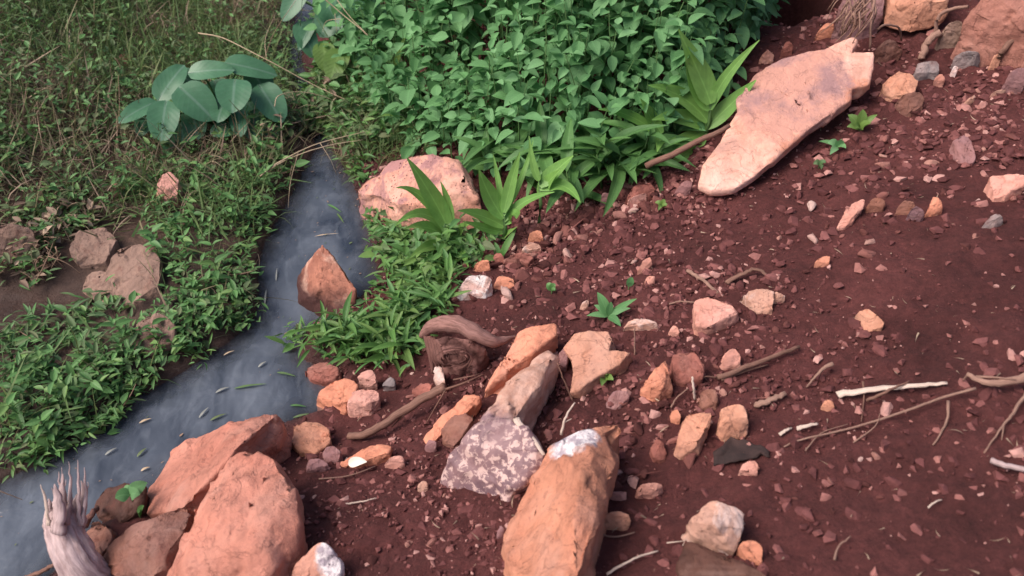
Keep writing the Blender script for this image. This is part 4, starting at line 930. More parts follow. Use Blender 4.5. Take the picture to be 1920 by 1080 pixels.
spread_plants('leafy_weed', 'small leafy weed at the foot of the pitted pink boulder', 'weed', 'weeds at the foot of the boulder', 'weed', 'weed', [(685, 410), (770, 445), (860, 450), (850, 500), (740, 510), (715, 470)], 14, 360, (.6, .95))
def leaf_cover(name, label, mats, T, P, n, seed, sc, hmax, pit=(-.2, .8), mw=None, cat='ground cover', gap=.25):
    r = np.random.default_rng(seed); pp = [q_ for q_ in scatter_px(P, n*2, r) if float(vn(q_[0]/42, q_[1]/42, s=seed)) > -gap][:n]; n = len(pp)
    W = np.array([tuple(at(u, v)) for u, v in pp]); W[:, 2] = np.maximum(ground(W[:, 0], W[:, 1]), 0)
    k = 5; W = np.repeat(W, k, 0)+np.concatenate([r.normal(size=(n*k, 2))*.018, r.random((n*k, 1))**1.5*hmax], 1)
    R = rotm(r.uniform(0, 6.28, n*k), r.uniform(*pit, n*k), r.normal(size=n*k)*.4)
    joined(name, T, m4(R, r.uniform(*sc, n*k), W), r.integers(0, len(T), n*k), mats, label, midx=r.choice(len(mats), n*k, p=mw), cat=cat)
OV = [leaf_t(1, .42, 'ovate', 4, .25, .2), leaf_t(1, .32, 'lance', 4, .25, .3), leaf_t(1, .55, 'ovate', 4, .2, .1)]
LA = [leaf_t(1, .16, 'lance', 5, .3, .3), leaf_t(1, .2, 'lance', 5, .3, .5), leaf_t(1, .24, 'lance', 5, .2, .1)]
leaf_cover('creeping_weed_cover', 'dense low creeping green weeds filling the left stream edge', [M['weed'], M['weed_dull']], OV, LEFTFR, 330, 41, (.016, .036), .05, mw=[.75, .25])
leaf_cover('creeping_weed_cover', 'low trailing weeds at the lower left edge of the water', [M['weed'], M['weed_dull']], OV[:2], LOWL, 95, 42, (.016, .036), .035, mw=[.7, .3])
leaf_cover('grass_cover', 'low green grass blades along the right stream edge', [M['tuft'], M['weed']], LA, TUFT, 130, 43, (.02, .075), .06, mw=[.6, .4], cat='grass')
leaf_cover('grass_cover', 'dull green weeds round the top of the boulder and stream head', [M['weed_dull'], M['weed'], M['tuft']], LA+OV, [(560, 200), (590, 90), (600, 10), (760, 10), (770, 160), (790, 290), (700, 330), (660, 340), (640, 280), (570, 250)], 420, 44, (.025, .06), .09, mw=[.5, .25, .25], cat='grass')
leaf_cover('bank_weed_cover', 'dull small-leaved weeds scattered through the grass of the left bank', [M['weed_dull'], M['weed']], OV, [(-40, -40), (540, -40), (560, 100), (560, 250), (460, 290), (300, 300), (220, 400), (60, 420), (-40, 420)], 1100, 45, (.012, .038), .11, mw=[.45, .55])
leaf_cover('bank_weed_cover', 'sparse weeds trailing over the muddy pool edge', [M['weed'], M['weed_dull']], LA+OV[:2], [(60, 640), (140, 560), (240, 560), (260, 680), (200, 720), (60, 680)], 60, 46, (.025, .055), .05, mw=[.5, .5])
leaf_cover('overhang_weed_cover', 'weeds and grass closing over the stream head', [M['weed_dull'], M['weed'], M['blade_s']], LA+OV, [(500, 240), (560, 150), (620, 150), (660, 310), (600, 318), (540, 330), (480, 300)], 150, 48, (.025, .06), .10, mw=[.5, .4, .1])
leaf_cover('overhang_weed_cover', 'weeds trailing over the left water line', [M['weed'], M['weed_dull'], M['tuft']], LA+OV, [(545, 310), (548, 330), (520, 380), (490, 450), (468, 500), (474, 570), (466, 602), (420, 645), (325, 706), (240, 760), (190, 808), (100, 858), (0, 910), (0, 880), (170, 780), (230, 725), (310, 680), (400, 620), (440, 580), (440, 500), (460, 440), (500, 370)], 170, 49, (.016, .042), .035, mw=[.6, .25, .15], gap=.1)
leaf_cover('overhang_weed_cover', 'weeds and blades trailing over the right water line', [M['weed'], M['tuft'], M['weed_dull']], LA+OV, [(665, 320), (690, 320), (720, 390), (740, 470), (750, 540), (690, 610), (580, 640), (560, 660), (535, 655), (560, 625), (670, 595), (730, 530), (708, 470), (690, 390)], 90, 50, (.016, .045), .035, mw=[.4, .4, .2], gap=.1)
leaf_cover('bank_weed_cover', 'sparse weeds and dead stems on the mud round the brown boulder', [M['weed_dull'], M['blade_s'], M['weed']], LA+OV, [(-20, 400), (230, 400), (210, 440), (120, 520), (60, 540), (-20, 530)], 110, 51, (.02, .05), .06, mw=[.4, .35, .25], gap=.05)
leaf_cover('bank_weed_cover', 'thin weeds standing out of the wet pool mud', [M['weed'], M['weed_dull']], LA, [(-10, 640), (60, 590), (150, 600), (240, 650), (200, 700), (60, 720), (-10, 720)], 60, 52, (.025, .06), .06, mw=[.6, .4], gap=.3)
leaf_cover('boulder_weed_cover', 'low mixed weeds round the foot of the pitted pink boulder', [M['weed'], M['tuft'], M['weed_dull']], LA+OV, [(672, 400), (700, 425), (780, 445), (850, 455), (900, 450), (930, 460), (900, 500), (830, 520), (740, 520), (712, 480)], 150, 53, (.02, .055), .06, mw=[.45, .35, .2], gap=.35)
# fine tangled grass of the left bank: beyond counting
BT = [blade_t(c, 4, wv, tw) for c, wv, tw in ((.3, .034, .2), (1.0, .03, .3), (1.8, .026, -.3), (-.7, .032, .4), (2.6, .024, .5), (.1, .05, .1))]
def dens_grass(x, y):
    z, b, wt = terrain(x, y); dl = dist_line(x, y, LE); lf = (b < .1)*(dl > .0)
    pool = np.exp(-((x+1.36)/.36)**4-((y-1.80)/.30)**4)
    mudz = np.exp(-((x+1.17)/.20)**4-((y-1.95)/.27)**4)
    return lf*(1-pool)*(1-.92*mudz)*ss(.0, .3, dl+.1)*np.clip(.30+.9*ss(2.0, 2.5, y)+fbm(x*3, y*3, s=55)*.5, .05, 1)
def grass(name, label, box, dens, n, seed, ln, mw, pit=(.1, 1.25)):
    r = np.random.default_rng(seed); p = place(n, r, box, dens)
    T_ = np.stack([p[:, 0], p[:, 1], np.maximum(ground(p[:, 0], p[:, 1]), 0)+.0+r.random(n)**2*.05], 1)
    R = rotm(r.uniform(0, 6.28, n), r.uniform(*pit, n), r.normal(size=n)*.5)
    g_ = np.clip(fbm(p[:, 0]*2.6, p[:, 1]*2.6, o=3, s=88)*1.3+.5, .05, .95); a_ = r.random(n); pick = np.where(a_ < g_*mw[0]*2, 0, np.where(r.random(n) < mw[1]/(mw[1]+mw[2]), 1, 2))
    joined(name, BT, m4(R, r.uniform(*ln, n)*(.5+.7*r.random(n)), T_), r.integers(0, len(BT), n), [M['blade_g'], M['blade_o'], M['blade_s']], label, midx=pick, cat='grass')
grass('bank_grass', 'matted green and straw coloured grass over the left bank', (-3.2, -.7, 1.2, 4.6), dens_grass, 38000, 61, (.06, .18), [.72, .18, .10])
grass('bank_grass', 'dry tangled grass round the stream head left of the bush', (-.75, -.2, 2.55, 3.3), lambda x, y: (terrain(x, y)[1] > .5)*(dist_line(x, y, RE) < .32)*(bush_envelope(x, y) < .3), 2600, 62, (.05, .13), [.5, .3, .2])

# ------------------------------------------------------------------ dry stalks over the stream
def stalk(label, pts, r0=.0022, side=(), mat='straw'):
    return stick(label, pts, r0, .0008, mat, 'dry_stalk', 'stalk', 5, .05, side)
stalk('long dry grass stalk arching above the big-leaved plant', [(372, 62, 22), (420, 72, 24), (500, 112, 22), (600, 165, 16), (690, 205, 6)], .0026, [([(500, 112, 22), (498, 70, 26), (520, 20, 30)], .0014), ([(405, 68, 23), (425, 82, 22)], .001)])
stalk('dry grass stalk with a drooping feathery end beside the big-leaved plant', [(515, 200, 14), (522, 180, 17), (560, 172, 18), (610, 182, 14), (650, 200, 5)], .002, [([(535, 177, 17), (545, 182, 16), (550, 188, 14)], .001), ([(548, 174, 17), (552, 186, 15)], .001)])
stalk('dry straw bundle hanging over the stream, upper stem', [(488, 330, 6), (530, 300, 12), (600, 268, 16), (690, 246, 12)], .003, [([(600, 268, 16), (620, 300, 11), (632, 330, 5)], .0013), ([(560, 283, 14), (545, 340, 7), (540, 390, 2)], .0013), ([(622, 262, 16), (630, 290, 12)], .001)])
stalk('dry straw bundle hanging over the stream, lower stem', [(498, 322, 5), (545, 296, 11), (610, 274, 14), (680, 262, 10)], .0022, [([(640, 268, 13), (628, 300, 8)], .001)])
stalk('pair of pale dry stalks crossing at the top of the stream', [(600, -10, 40), (640, 25, 34), (685, 62, 26), (700, 80, 22)], .0025, [([(625, -10, 38), (655, 30, 32), (690, 66, 26)], .0018), ([(640, 35, 32), (612, 40, 28), (605, 60, 24)], .0012), ([(628, 25, 32), (632, 66, 24)], .0012)])
stalk('thin upright green grass stem at the top of the stream', [(560, 112, 4), (563, 50, 24), (568, -15, 45)], .0018, mat='stem')
stalk('thin slanting dry stem left of the upright green stem', [(495, 112, 6), (515, 60, 20), (555, 0, 36)], .0018, mat='straw_d')
for lab, a, b in [('short dry straw in the grass at the upper left', (208, 100, 10), (230, 145, 5)), ('thin dry straw lying across the left bank grass', (140, 112, 8), (168, 108, 8)),
                  ('leaning dry stem in the grass left of the big-leaved plant', (218, 270, 2), (222, 140, 22)), ('dry straw at the far left of the grass', (-5, 80, 9), (18, 66, 11)),
                  ('long thin dry stem trailing into the muddy pool', (35, 620, 4), (75, 658, 1)), ('dry straw slanting over the weeds at the left water edge', (225, 770, 1), (255, 720, 7)),
                  ('thin bent straw by the green stem at the lower left weeds', (90, 480, 9), (150, 512, 4)), ('straw crossing the brown boulder edge on the left bank', (60, 540, 2), (100, 455, 9))]:
    stalk(lab, [a, ((a[0]+b[0])/2+4, (a[1]+b[1])/2-3, (a[2]+b[2])/2+1), b], .0016, mat='straw_d')

# ------------------------------------------------------------------ sticks, roots and dead wood
stick('brown stick lying at the edge of the bush, beside the slab', [(1212, 312, 8), (1290, 275, 13), (1370, 236, 16)], .010, .006, 'stick')
stick('brown forked stick lying right of the egg-shaped stone', [(1345, 708, 1.5), (1400, 688, 2), (1450, 668, 2), (1500, 650, 1.5)], .006, .004, 'stick', twigs=[([(1352, 712, 1), (1400, 695, 1), (1440, 684, 1)], .004), ([(1345, 708, 1), (1322, 706, 2), (1310, 715, 1)], .0022)])
stick('long flat white stick on the right slope', [(1570, 739, 1.5), (1640, 730, 2), (1720, 722, 2), (1776, 718, 1)], .0085, .004, 'palewood', flatten=.5)
stick('brown twig crossing the long white stick', [(1625, 752, 1), (1660, 735, 3.5), (1705, 715, 2)], .004, .002, 'stick', twigs=[([(1618, 715, 3), (1620, 745, 1), (1615, 790, .5)], .0025)])
stick('short white splinter left of the long white stick', [(1494, 804, 1), (1514, 799, 1.5), (1533, 794, 1)], .0055, .003, 'palewood', flatten=.5)
stick('thin white chip left of the short white splinter', [(1462, 815, .8), (1475, 806, 1.2), (1484, 802, .8)], .004, .002, 'palewood', flatten=.5)
stick('reddish flat stick above the short white splinter', [(1415, 760, 1), (1445, 750, 1.5), (1474, 738, 1.2)], .008, .006, 'rootpale', flatten=.6)
stick('knob-ended pale twig standing above the long white stick', [(1512, 726, .5), (1530, 705, 2), (1545, 690, 3), (1562, 682, 3)], .0015, .005, 'rootpale')
stick('long pale root running across the lower right slope', [(1470, 838, .5), (1500, 825, 1), (1600, 802, 1), (1700, 770, 2), (1770, 745, 2), (1830, 728, 2.5)], .0016, .003, 'rootpale', name='root', cat='root', twigs=[([(1600, 830, .5), (1640, 800, 1.5), (1650, 775, 2.5)], .0016), ([(1510, 845, .5), (1540, 812, 1), (1590, 795, 1)], .0016)])
stick('thick forked root end at the right edge of the slope', [(1815, 702, 3), (1845, 716, 3), (1880, 718, 3), (1935, 704, 4)], .0045, .009, 'rootpale', name='root', cat='root', twigs=[([(1830, 706, 3), (1870, 708, 4), (1905, 712, 4)], .003), ([(1815, 702, 3), (1805, 714, 1)], .003)])
stick('thin root hanging down beside the long pale root', [(1778, 752, 2), (1775, 790, 1), (1750, 835, .5)], .0032, .0015, 'rootpale', name='root', cat='root')
stick('thin branching root at the right edge below the thick root end', [(1925, 735, 2), (1900, 775, 1.5), (1880, 800, 1), (1845, 850, .5)], .0036, .0014, 'rootpale', name='root', cat='root', twigs=[([(1882, 798, 1), (1878, 825, .5)], .002)])
stick('grey stick cut by the right edge of the picture', [(1858, 864, 1.5), (1885, 872, 2), (1930, 882, 2)], .0055, .005, 'driftwood')
stick('twisted pale root above the triangular pink rock', [(1290, 508, 1.5), (1305, 517, 2), (1325, 530, 2), (1348, 550, .5)], .0055, .004, 'rootpale', name='root', cat='root', rough=.25)
stick('thin root left of the triangular pink rock', [(1255, 570, 1), (1275, 565, 1.5), (1303, 567, 1)], .0022, .002, 'rootpale', name='root', cat='root')
stick('long brown branch leaning between the orange rocks and the gnarled root', [(655, 818, 2), (690, 812, 3), (740, 782, 4), (790, 750, 5), (835, 725, 6)], .0085, .011, 'stick', name='branch', cat='branch', twigs=[([(835, 730, 6), (870, 718, 7), (905, 702, 7)], .003), ([(850, 712, 7), (885, 705, 8), (900, 700, 7)], .002), ([(835, 732, 6), (818, 760, 4), (798, 795, 1)], .0022), ([(760, 775, 4), (735, 800, 1)], .003)])
stick('flat pale splinter leaning on the speckled rock', [(966, 786, 13), (990, 812, 12), (1021, 852, 10)], .008, .0035, 'palewood', flatten=.35)
stick('thin pale rootlet standing beside the tall orange rock', [(1052, 815, 6), (1062, 780, 9), (1078, 755, 10)], .003, .0015, 'palewood', name='root', cat='root', twigs=[([(1058, 792, 8), (1072, 785, 8)], .0018)])
stick('thin dark twig standing between the tan ridge and the yellow orange rock', [(1075, 755, 0), (1058, 715, 4), (1045, 680, 8)], .0022, .0015, 'stick')
stick('thin upright dry twig by the pale stone above the seedling', [(1190, 668, 0), (1190, 640, 3), (1189, 615, 6)], .002, .0015, 'rootpale')
stick('short upright twig at the foot of the red brown block', [(1303, 748, 0), (1301, 728, 3), (1297, 706, 5)], .003, .0022, 'palewood')
stick('thin curling root left of the flat tan rock', [(1258, 764, .5), (1270, 745, 1), (1290, 728, 1.5)], .002, .0012, 'rootpale', name='root', cat='root')
stick('white ended twig at the bottom of the picture by the tall rock', [(1138, 1076, 1), (1172, 1056, 1.5), (1200, 1043, 1.5), (1234, 1033, 1)], .0026, .0016, 'palewood', twigs=[([(1250, 1018, 1), (1285, 1014, 1.5)], .0015), ([(1275, 1035, .5), (1285, 1012, 1)], .0015)])
stick('thin bowed root under the heart-shaped tan stone', [(1122, 998, .8), (1142, 1006, 1), (1165, 1005, 1), (1190, 998, .8)], .002, .0014, 'rootpale', name='root', cat='root')
stick('pale thin straw on the dark soil at the bottom', [(640, 946, .8), (675, 941, 1.2), (706, 934, 1)], .002, .0012, 'palewood')
stick('thin straw running under the white petal', [(598, 898, .6), (650, 893, 1), (704, 874, 1)], .0018, .0012, 'rootpale')
stick('pale root curl on the soil at the bottom right', [(1565, 1050, .6), (1572, 1025, 1.2), (1595, 1006, 1)], .0022, .0012, 'rootpale', name='root', cat='root')
stick('short pale straw at the lower right soil', [(1740, 952, .8), (1752, 942, 1.2), (1766, 937, .8)], .0018, .0012, 'palewood')
stick('grey root looping over the boulder gap at the top right', [(1755, 70, 4), (1757, 40, 9), (1775, 20, 12), (1815, 12, 14)], .006, .005, 'rootpale', name='root', cat='root')
stick('thick pale root bending down below the boulder gap', [(1728, 110, 2), (1735, 90, 4), (1745, 72, 6), (1765, 60, 6)], .010, .012, 'rootpale', name='root', cat='root', rough=.2)
stick('brown root leaning at the top right edge', [(1872, 110, 3), (1892, 82, 7), (1925, 48, 10)], .009, .010, 'stick', name='root', cat='root')
# splayed wood chunk on the slope
rock('pale ridged wedge of root wood above the triangular pink rock', 'pale',
     [(1390, 552, 2), (1403, 543, 3.5), (1430, 540, 4), (1456, 546, 3.5), (1455, 562, 2.5), (1450, 582, 1), (1436, 588, .5), (1414, 580, 1)], [(1448, 548, 3), (1474, 544, 3), (1474, 556, 2), (1450, 560, 2)], name='root_chunk', cat='root', smooth=3, disp=1.6)
stick('thin reddish bark strip above the pale root wedge', [(1362, 530, 1), (1395, 512, 2), (1420, 505, 2), (1440, 516, 1)], .007, .004, 'stick', flatten=.5)
# gnarled root lump
def mat_knot():
    k = NB('root_knot'); v = objvec(k); wv = k.new('TexWave', wave_type='RINGS', rings_direction='Y'); wv.inputs['Scale'].default_value = 7; wv.inputs['Distortion'].default_value = 11; wv.inputs['Detail'].default_value = 4; k.L(k.tc.outputs['Object'], wv.inputs['Vector'])
    c = k.mix(k.ramp(wv.outputs['Fac'], [(.2, 0), (.8, 1)]), (.11, .048, .042), (.24, .115, .10)); c = k.mix(.6, c, k.ramp(k.noise(v, 45, 6, .7), [(.3, .4), (.7, 1.4)]), 'MULTIPLY')
    return k.done(c, .85, k.bump(k.noise(v, 60, 6, .7), .6, .005, k.bump(wv.outputs['Fac'], .6, .006)), .3)
M['knot'] = mat_knot()
gb = at(855, 690); gr = empty('gnarled_root', gb, 'gnarled dark brown root knot with a pale curved lip beside the long orange slab', 'root')
BL = []
for b in ([(805, 645, 7), (840, 630, 11), (885, 638, 10), (918, 655, 6), (895, 692, 2), (845, 706, 0), (817, 695, 1), (805, 668, 3)],):
    Q = []
    for u, v, h in b: p_ = at(u, v, h/100); Q += [p_, Vector((p_.x, p_.y, gz(p_.x, p_.y)-.03))]
    BL.append(Q)
V, F = hull_rock(BL, .16, smooth=2, disp=1.3, seed=77, cuts=4); part('knot', V, F, M['knot'], gr)
def gnarl(P, rad, n, seed):
    P = spline(P, 7); V, F, U = tube(P, np.interp(np.linspace(0, 1, len(P)), np.linspace(0, 1, len(rad)), rad), n, .14, seed, .8); A = np.array([tuple(v) for v in V])
    d = .006*fbm(A[:, 0]*60, A[:, 1]*60, A[:, 2]*60, o=3, s=seed); A[:, 2] += d; A[:, 0] += d*.6; return A, F, U
V, F, U = gnarl([at(793, 628, .07), at(812, 610, .11), at(850, 606, .13), at(890, 622, .12), at(925, 640, .09), at(968, 630, .065)], [.012, .020, .024, .022, .016, .003], 14, 3); part('lip', V, F, M['stickpale'], gr, uv=U)
for i in range(9):
    a0 = i*.7; cc = at(850, 662, .09); rx, rz = .010+.0045*i, .008+.0034*i
    V, F, U = gnarl([cc+Vector((math.cos(a0+t)*rx, -.014-.0015*i+.01*math.sin(t), math.sin(a0+t)*rz)) for t in np.linspace(0, 3.4, 6)], [.0015, .0035, .003, .001], 6, i+4); part('fibre', V, F, M['rootwood'], gr, uv=U)
for i in range(5):
    V, F, U = gnarl([at(800+i*6, 628+i*3, .08), at(806+i*7, 660+i*5, .05), at(812+i*10, 700-i*3, .0)], [.008, .007, .004], 7, i+20); part('fibre', V, F, M['rootwood'], gr, uv=U)
L = []; rr = random.Random(14)
for i in range(16):
    u0, v0 = rr.uniform(70, 115), rr.uniform(440, 500); u1, v1 = u0+rr.uniform(-40, 40), v0+rr.uniform(5, 50)
    a, b = at(u0, v0, rr.uniform(.03, .07)), at(u1, v1, .005); m = (a+b)*.5+Vector((rr.uniform(-.02, .02), -.01, rr.uniform(0, .03))); w0 = rr.uniform(.0012, .003)
    L.append(tube(spline([a, m, b], 4), [w0*(1-.07*j) for j in range(9)], 5, .2, i))
V, F, U = join_parts(L); thing('root_tangle', V, F, M['straw_d'], 'tangle of dead stems and roots beside the brown boulder at the left edge', 'roots', uv=U)
# hanging root bundle above the slab
L = []; rr = random.Random(4)
for i in range(34):
    u0, v0 = 1592+rr.uniform(-4, 46), rr.uniform(-15, 25); u1 = u0-rr.uniform(4, 52); v1 = v0+rr.uniform(35, 75)
    a, b = at(u0, v0, .20+rr.uniform(-.02, .05)), at(u1, v1, .13); m = (a+b)*.5+Vector((rr.uniform(-.02, .02), -.02, rr.uniform(0, .03)))
    L.append(tube(spline([a, m, b], 4), [rr.uniform(.002, .0045)*(1-.07*j) for j in range(9)], 5, .2, i))
V, F, U = join_parts(L); thing('root_bundle', V, F, M['rootpale'], 'bundle of thin grey roots hanging over the upper end of the slab', 'roots', uv=U)
stick('single straight root hanging beside the root bundle', [(1640, -5, 22), (1634, 40, 18), (1631, 92, 10)], .0045, .003, 'rootpale', name='root', cat='root')
stick('thin arched root under the orange tan boulder', [(1645, 55, 12), (1660, 47, 13), (1685, 52, 10), (1690, 75, 3)], .004, .003, 'rootpale', name='root', cat='root')
# weathered splintered stump
base = at(175, 1110, .0); b0 = at(150, 1060, .06); b1 = at(118, 985, .12); b2 = at(112, 935, .17)
root = empty('splintered_stump', base, 'grey weathered splintered stump at the bottom left corner, standing by the water', 'stump')
Pt = spline([base+Vector((.02, 0, -.03)), b0, b1, b2], 7)
Vt, Ft, Ut = tube(Pt, np.interp(np.linspace(0, 1, len(Pt)), [0, .35, .7, .9, 1], [.046, .040, .034, .024, .008]), 40, .16, 3, .75)
part('trunk', Vt, Ft, M['driftwood'], root, uv=Ut)
rr = random.Random(8); D0 = (Pt[-8]-CAM).length
# each splinter: foot (u, v), tip (u, v), width px
for i, (u0, v0, u1, v1, wp) in enumerate([(90, 985, 77, 908, 9), (97, 1000, 92, 935, 26), (108, 1000, 103, 908, 28), (120, 1000, 116, 888, 24), (124, 985, 129, 866, 11), (116, 985, 110, 884, 10), (104, 985, 97, 915, 12), (121, 980, 122, 900, 14),
                                         (132, 1000, 131, 938, 26), (144, 1000, 143, 925, 24), (150, 1000, 153, 900, 20), (148, 985, 146, 862, 10), (153, 985, 159, 876, 12), (156, 990, 165, 905, 9), (128, 970, 136, 925, 7), (100, 965, 84, 930, 7), (112, 960, 118, 876, 6)]):
    f_ = rr.uniform(.965, .995); a = CAM+ray(u0, v0).normalized()*(D0*(f_+.016)); b = CAM+ray(u1, v1).normalized()*(D0*f_)
    m = (a+b)*.5+Vector((rr.uniform(-.006, .006), rr.uniform(-.006, .006), 0)); w0 = wp*.42/FPX*D0
    V, F, U = tube([p+Vector((rr.gauss(0, .0012), rr.gauss(0, .0012), 0)) for p in spline([a, m, b], 6)], [max(.0006, w0*(1.05-.95*(j/12)**1.6)) for j in range(13)], 8, .3, i, .55)
    part('splinter', V, F, M['palewood' if i == 0 else 'driftwood'], root, uv=U)
stick('dark thin root behind the splintered stump', [(45, 1085, 1), (80, 1070, 3), (110, 1055, 3)], .006, .004, 'stick', name='root', cat='root')
stick('dark root between the stump and the wet rock', [(160, 985, 3), (172, 965, 6), (182, 955, 5)], .008, .006, 'rootwood', name='root', cat='root')

# ------------------------------------------------------------------ seedlings, floating leaves and scraps
def seedling(label, base, leaves, mat, cat='seedling', lift=0.0):
    b = at(base[0], base[1], lift); root = empty('seedling', b, label, cat)
    for (u, v, h), wd in leaves:
        P2 = at(u, v, h/100); P0 = b+Vector((0, 0, .012)); m = (P0+P2)*.5+Vector((0, 0, .012))
        V, F, U = curve_leaf(P0, m, P2, wd/100, 'ovate', .2, 7); part('leaf', V, F, M[mat], root, uv=U)
    V, F, U = tube([b-Vector((0, 0, .01)), b+Vector((0, 0, .015))], [.0015, .0012], 5); part('stem', V, F, M['stem'], root)
    return root
seedling('tiny bright green seedling below the broad yellow orange rock', (1132, 716), [((1113, 712, 2), 1.8), ((1120, 704, 3), 1.5), ((1138, 703, 3), 1.6), ((1150, 713, 2), 1.8), ((1128, 724, 2), 1.6)], 'yellowleaf')
seedling('soft green weed on the slope above the broad yellow orange rock', (1140, 600), [((1120, 548, 7), 2.6), ((1146, 566, 5), 1.8), ((1100, 592, 2), 1.5), ((1194, 560, 4), 1.6), ((1182, 578, 3), 1.5), ((1164, 612, 1), 2.0), ((1114, 572, 4), 1.7)], 'bush')
seedling('single green sprig left of the rose pebble on the slope', (1178, 545), [((1186, 520, 4), 1.9), ((1180, 530, 3), 1.2)], 'bush')
seedling('blurry green sprout on the soil right of the scree heap', (1034, 552), [((1025, 532, 3), 2.0), ((1042, 535, 3), 2.2), ((1040, 545, 2), 1.6)], 'weed')
seedling('tiny pale green sprout near the tip of the slab', (1240, 392), [((1228, 380, 2), 1.4), ((1248, 376, 2.5), 1.6), ((1252, 388, 1.5), 1.2), ((1234, 395, 1), 1.2)], 'yellowleaf')
seedling('bright green weed at the right side of the slab', (1610, 248), [((1590, 215, 5), 3.2), ((1618, 205, 6), 3.0), ((1632, 232, 4), 2.6), ((1605, 240, 3), 2.6), ((1645, 215, 4), 1.8), ((1588, 238, 3), 2.2)], 'yellowleaf')
seedling('green weed below the bright one beside the slab', (1568, 282), [((1552, 268, 3), 2.6), ((1578, 262, 4), 2.4), ((1586, 278, 2), 2.0), ((1556, 290, 2), 2.0), ((1535, 265, 2), 1.4)], 'bush')
seedling('small green weed on the soil below the two slab weeds', (1535, 315), [((1525, 308, 2), 1.8), ((1548, 306, 2), 1.6), ((1540, 318, 1), 1.4)], 'weed_dull')
seedling('green sprig growing on the reddish boulder in the top right corner', (1822, 60), [((1840, 38, 7), 2.6), ((1815, 50, 6), 2.2), ((1808, 62, 5), 2.0), ((1832, 55, 6), 2.0)], 'weed')
seedling('green leaf sprig lying on the dark wet rock', (247, 935), [((276, 905, 9), 3.2), ((216, 934, 9), 3.0), ((262, 928, 9), 3.0), ((232, 915, 9), 2.6)], 'bush', lift=.075)
seedling('narrow green leaf hanging behind the brown rounded rock', (264, 972), [((270, 948, 6), 1.6), ((262, 960, 5), 1.4)], 'weed')
seedling('thin green sprig at the left of the scree heap', (938, 490), [((968, 430, 7), 2.0), ((950, 470, 4), 1.8), ((902, 492, 3), 1.6), ((928, 455, 5), 1.4)], 'tuft')
N = 120; p = place(N, np.random.default_rng(77), (-1.7, -.35, .9, 2.9), lambda x, y: inside(x, y, POLY)*np.clip(.25+fbm(x*5, y*5, s=12), .03, 1))
r = np.random.default_rng(78)
joined('water_flecks', [leaf_t(1, .25, 'lance', 5, .1, 0), leaf_t(1, .4, 'ovate', 5, .1, 0)], m4(rotm(r.normal(size=N)*.7-.6, 0*r.random(N), 0*r.random(N)), .003+.012*r.random(N)**2.5, np.stack([p[:, 0], p[:, 1], np.full(N, .003)], 1)), r.integers(0, 2, N), [M['straw_d'], M['straw_d'], M['weed_dull']], 'tiny leaf flecks and scum drifting on the stream', midx=r.choice(3, N, p=[.5, .2, .3]), cat='debris')
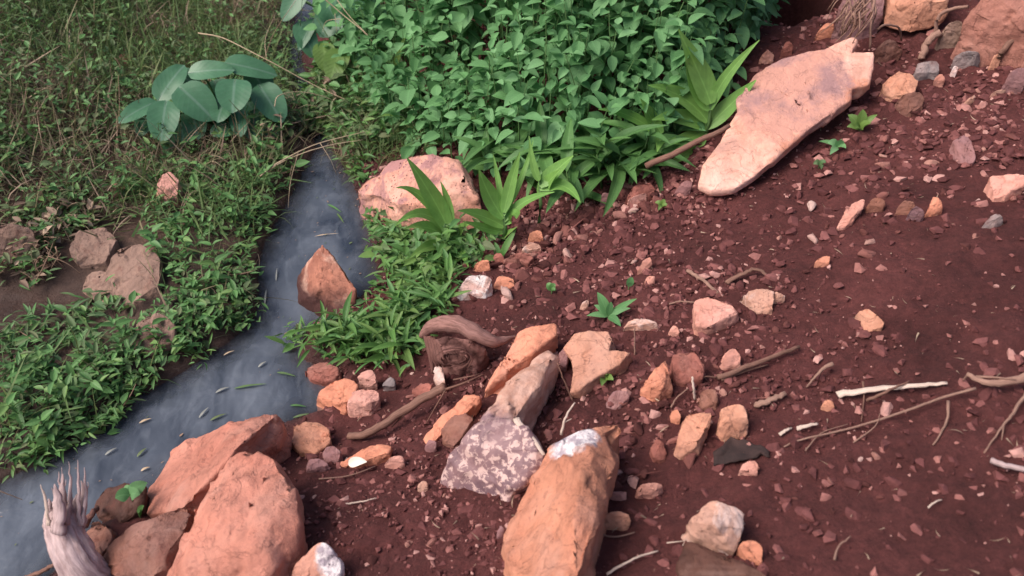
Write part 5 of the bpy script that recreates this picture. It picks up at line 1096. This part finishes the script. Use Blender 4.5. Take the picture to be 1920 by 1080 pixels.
FL = [('pale straw leaf floating by the left edge of the pointed red rock', (497, 572), (500, 545), 1.4, 'fleck'), ('small white leaf floating in the stream left of the pointed rock', (518, 528), (520, 505), 1.0, 'fleck'),
      ('green leaf floating near the stream head', (615, 385), (640, 400), 2.0, 'weed'), ('small yellow green leaf floating below the green one', (632, 402), (645, 420), 1.4, 'yellowleaf'),
      ('white leaf floating in the middle of the stream below the rock', (485, 690), (500, 680), 1.6, 'fleck'), ('pale long leaf floating left of the submerged stone', (405, 738), (430, 728), 1.8, 'fleck'),
      ('green leaf drifting beside the pale long leaf', (440, 730), (500, 722), 1.8, 'weed_dull'), ('narrow white leaf floating near the long pink rock', (374, 785), (392, 766), 1.5, 'fleck'),
      ('dull green leaf floating above the long pink rock', (395, 790), (425, 778), 1.8, 'weed_dull'), ('white leaf floating in the open water at the lower left', (198, 855), (220, 842), 1.6, 'fleck'),
      ('pale leaf floating right of the lower left weeds', (262, 795), (285, 787), 1.6, 'straw'), ('faint green leaf floating in the dark lower water', (258, 858), (276, 842), 1.8, 'weed_dull'),
      ('faint straw leaf floating near the dark wet rock', (265, 885), (282, 878), 1.6, 'straw'), ('green grass leaf floating at the shore below the tuft', (545, 762), (575, 765), 1.6, 'weed'),
      ('green blade floating under the first shore leaf', (550, 785), (585, 778), 1.6, 'weed_dull'), ('dark green leaf drifting near the shore stones', (520, 700), (555, 708), 1.8, 'weed_dull'),
      ('thin straw floating between the pointed rock and the stream head', (590, 445), (635, 440), .8, 'straw'), ('pale fleck of leaf floating left of the stream centre', (420, 668), (440, 660), 1.2, 'straw')]
for lab, a, b, wd, mt in FL:
    P0, P2 = Vector(flat(*a)+(.004,)), Vector(flat(*b)+(.005,)); V, F, U = curve_leaf(P0, (P0+P2)*.5+Vector((0, 0, .006)), P2, wd/240, 'lance', .1, 7, Vector((0, 0, 1)))
    thing('floating_leaf', V, F, M[mt], lab, 'leaf', uv=U)
P0, P2 = at(653, 871, .03), at(688, 866, .035); V, F, U = curve_leaf(P0, (P0+P2)*.5+Vector((0, 0, .012)), P2, .022, 'ovate', .35, 8)
thing('white_petal', V, F, M['petal'], 'cream white petal lying by the grooved orange rock', 'petal', uv=U)
# black scrap
c0 = at(1392, 852, .0); V, F = [], []; n1, n2 = 14, 9; rs = np.random.default_rng(2)
for j in range(n2):
    for i in range(n1):
        a, b = i/(n1-1), j/(n2-1); u = 1338+104*a; half = 5+17*math.sin(math.pi*min(1, a*1.1+.05))**.8*(1-.25*a); v = 852+5*float(vn(a*7, 0, s=6))-10*math.sin(a*3)+(b-.5)*2*half+8*(1-a)*b
        V.append(at(u, v+4*float(vn(a*9, b*2, s=4)), .007+.006*float(vn(a*6, b*4, s=8))+.003*math.sin(math.pi*b)*math.sin(math.pi*a)))
F = [[j*n1+i, j*n1+i+1, (j+1)*n1+i+1, (j+1)*n1+i] for j in range(n2-1) for i in range(n1-1)]
o = thing('black_scrap', V, F, M['black'], 'crumpled black scrap on the soil below the tan rock pair', 'scrap')
md = o.modifiers.new('thickness', 'SOLIDIFY'); md.thickness = .003
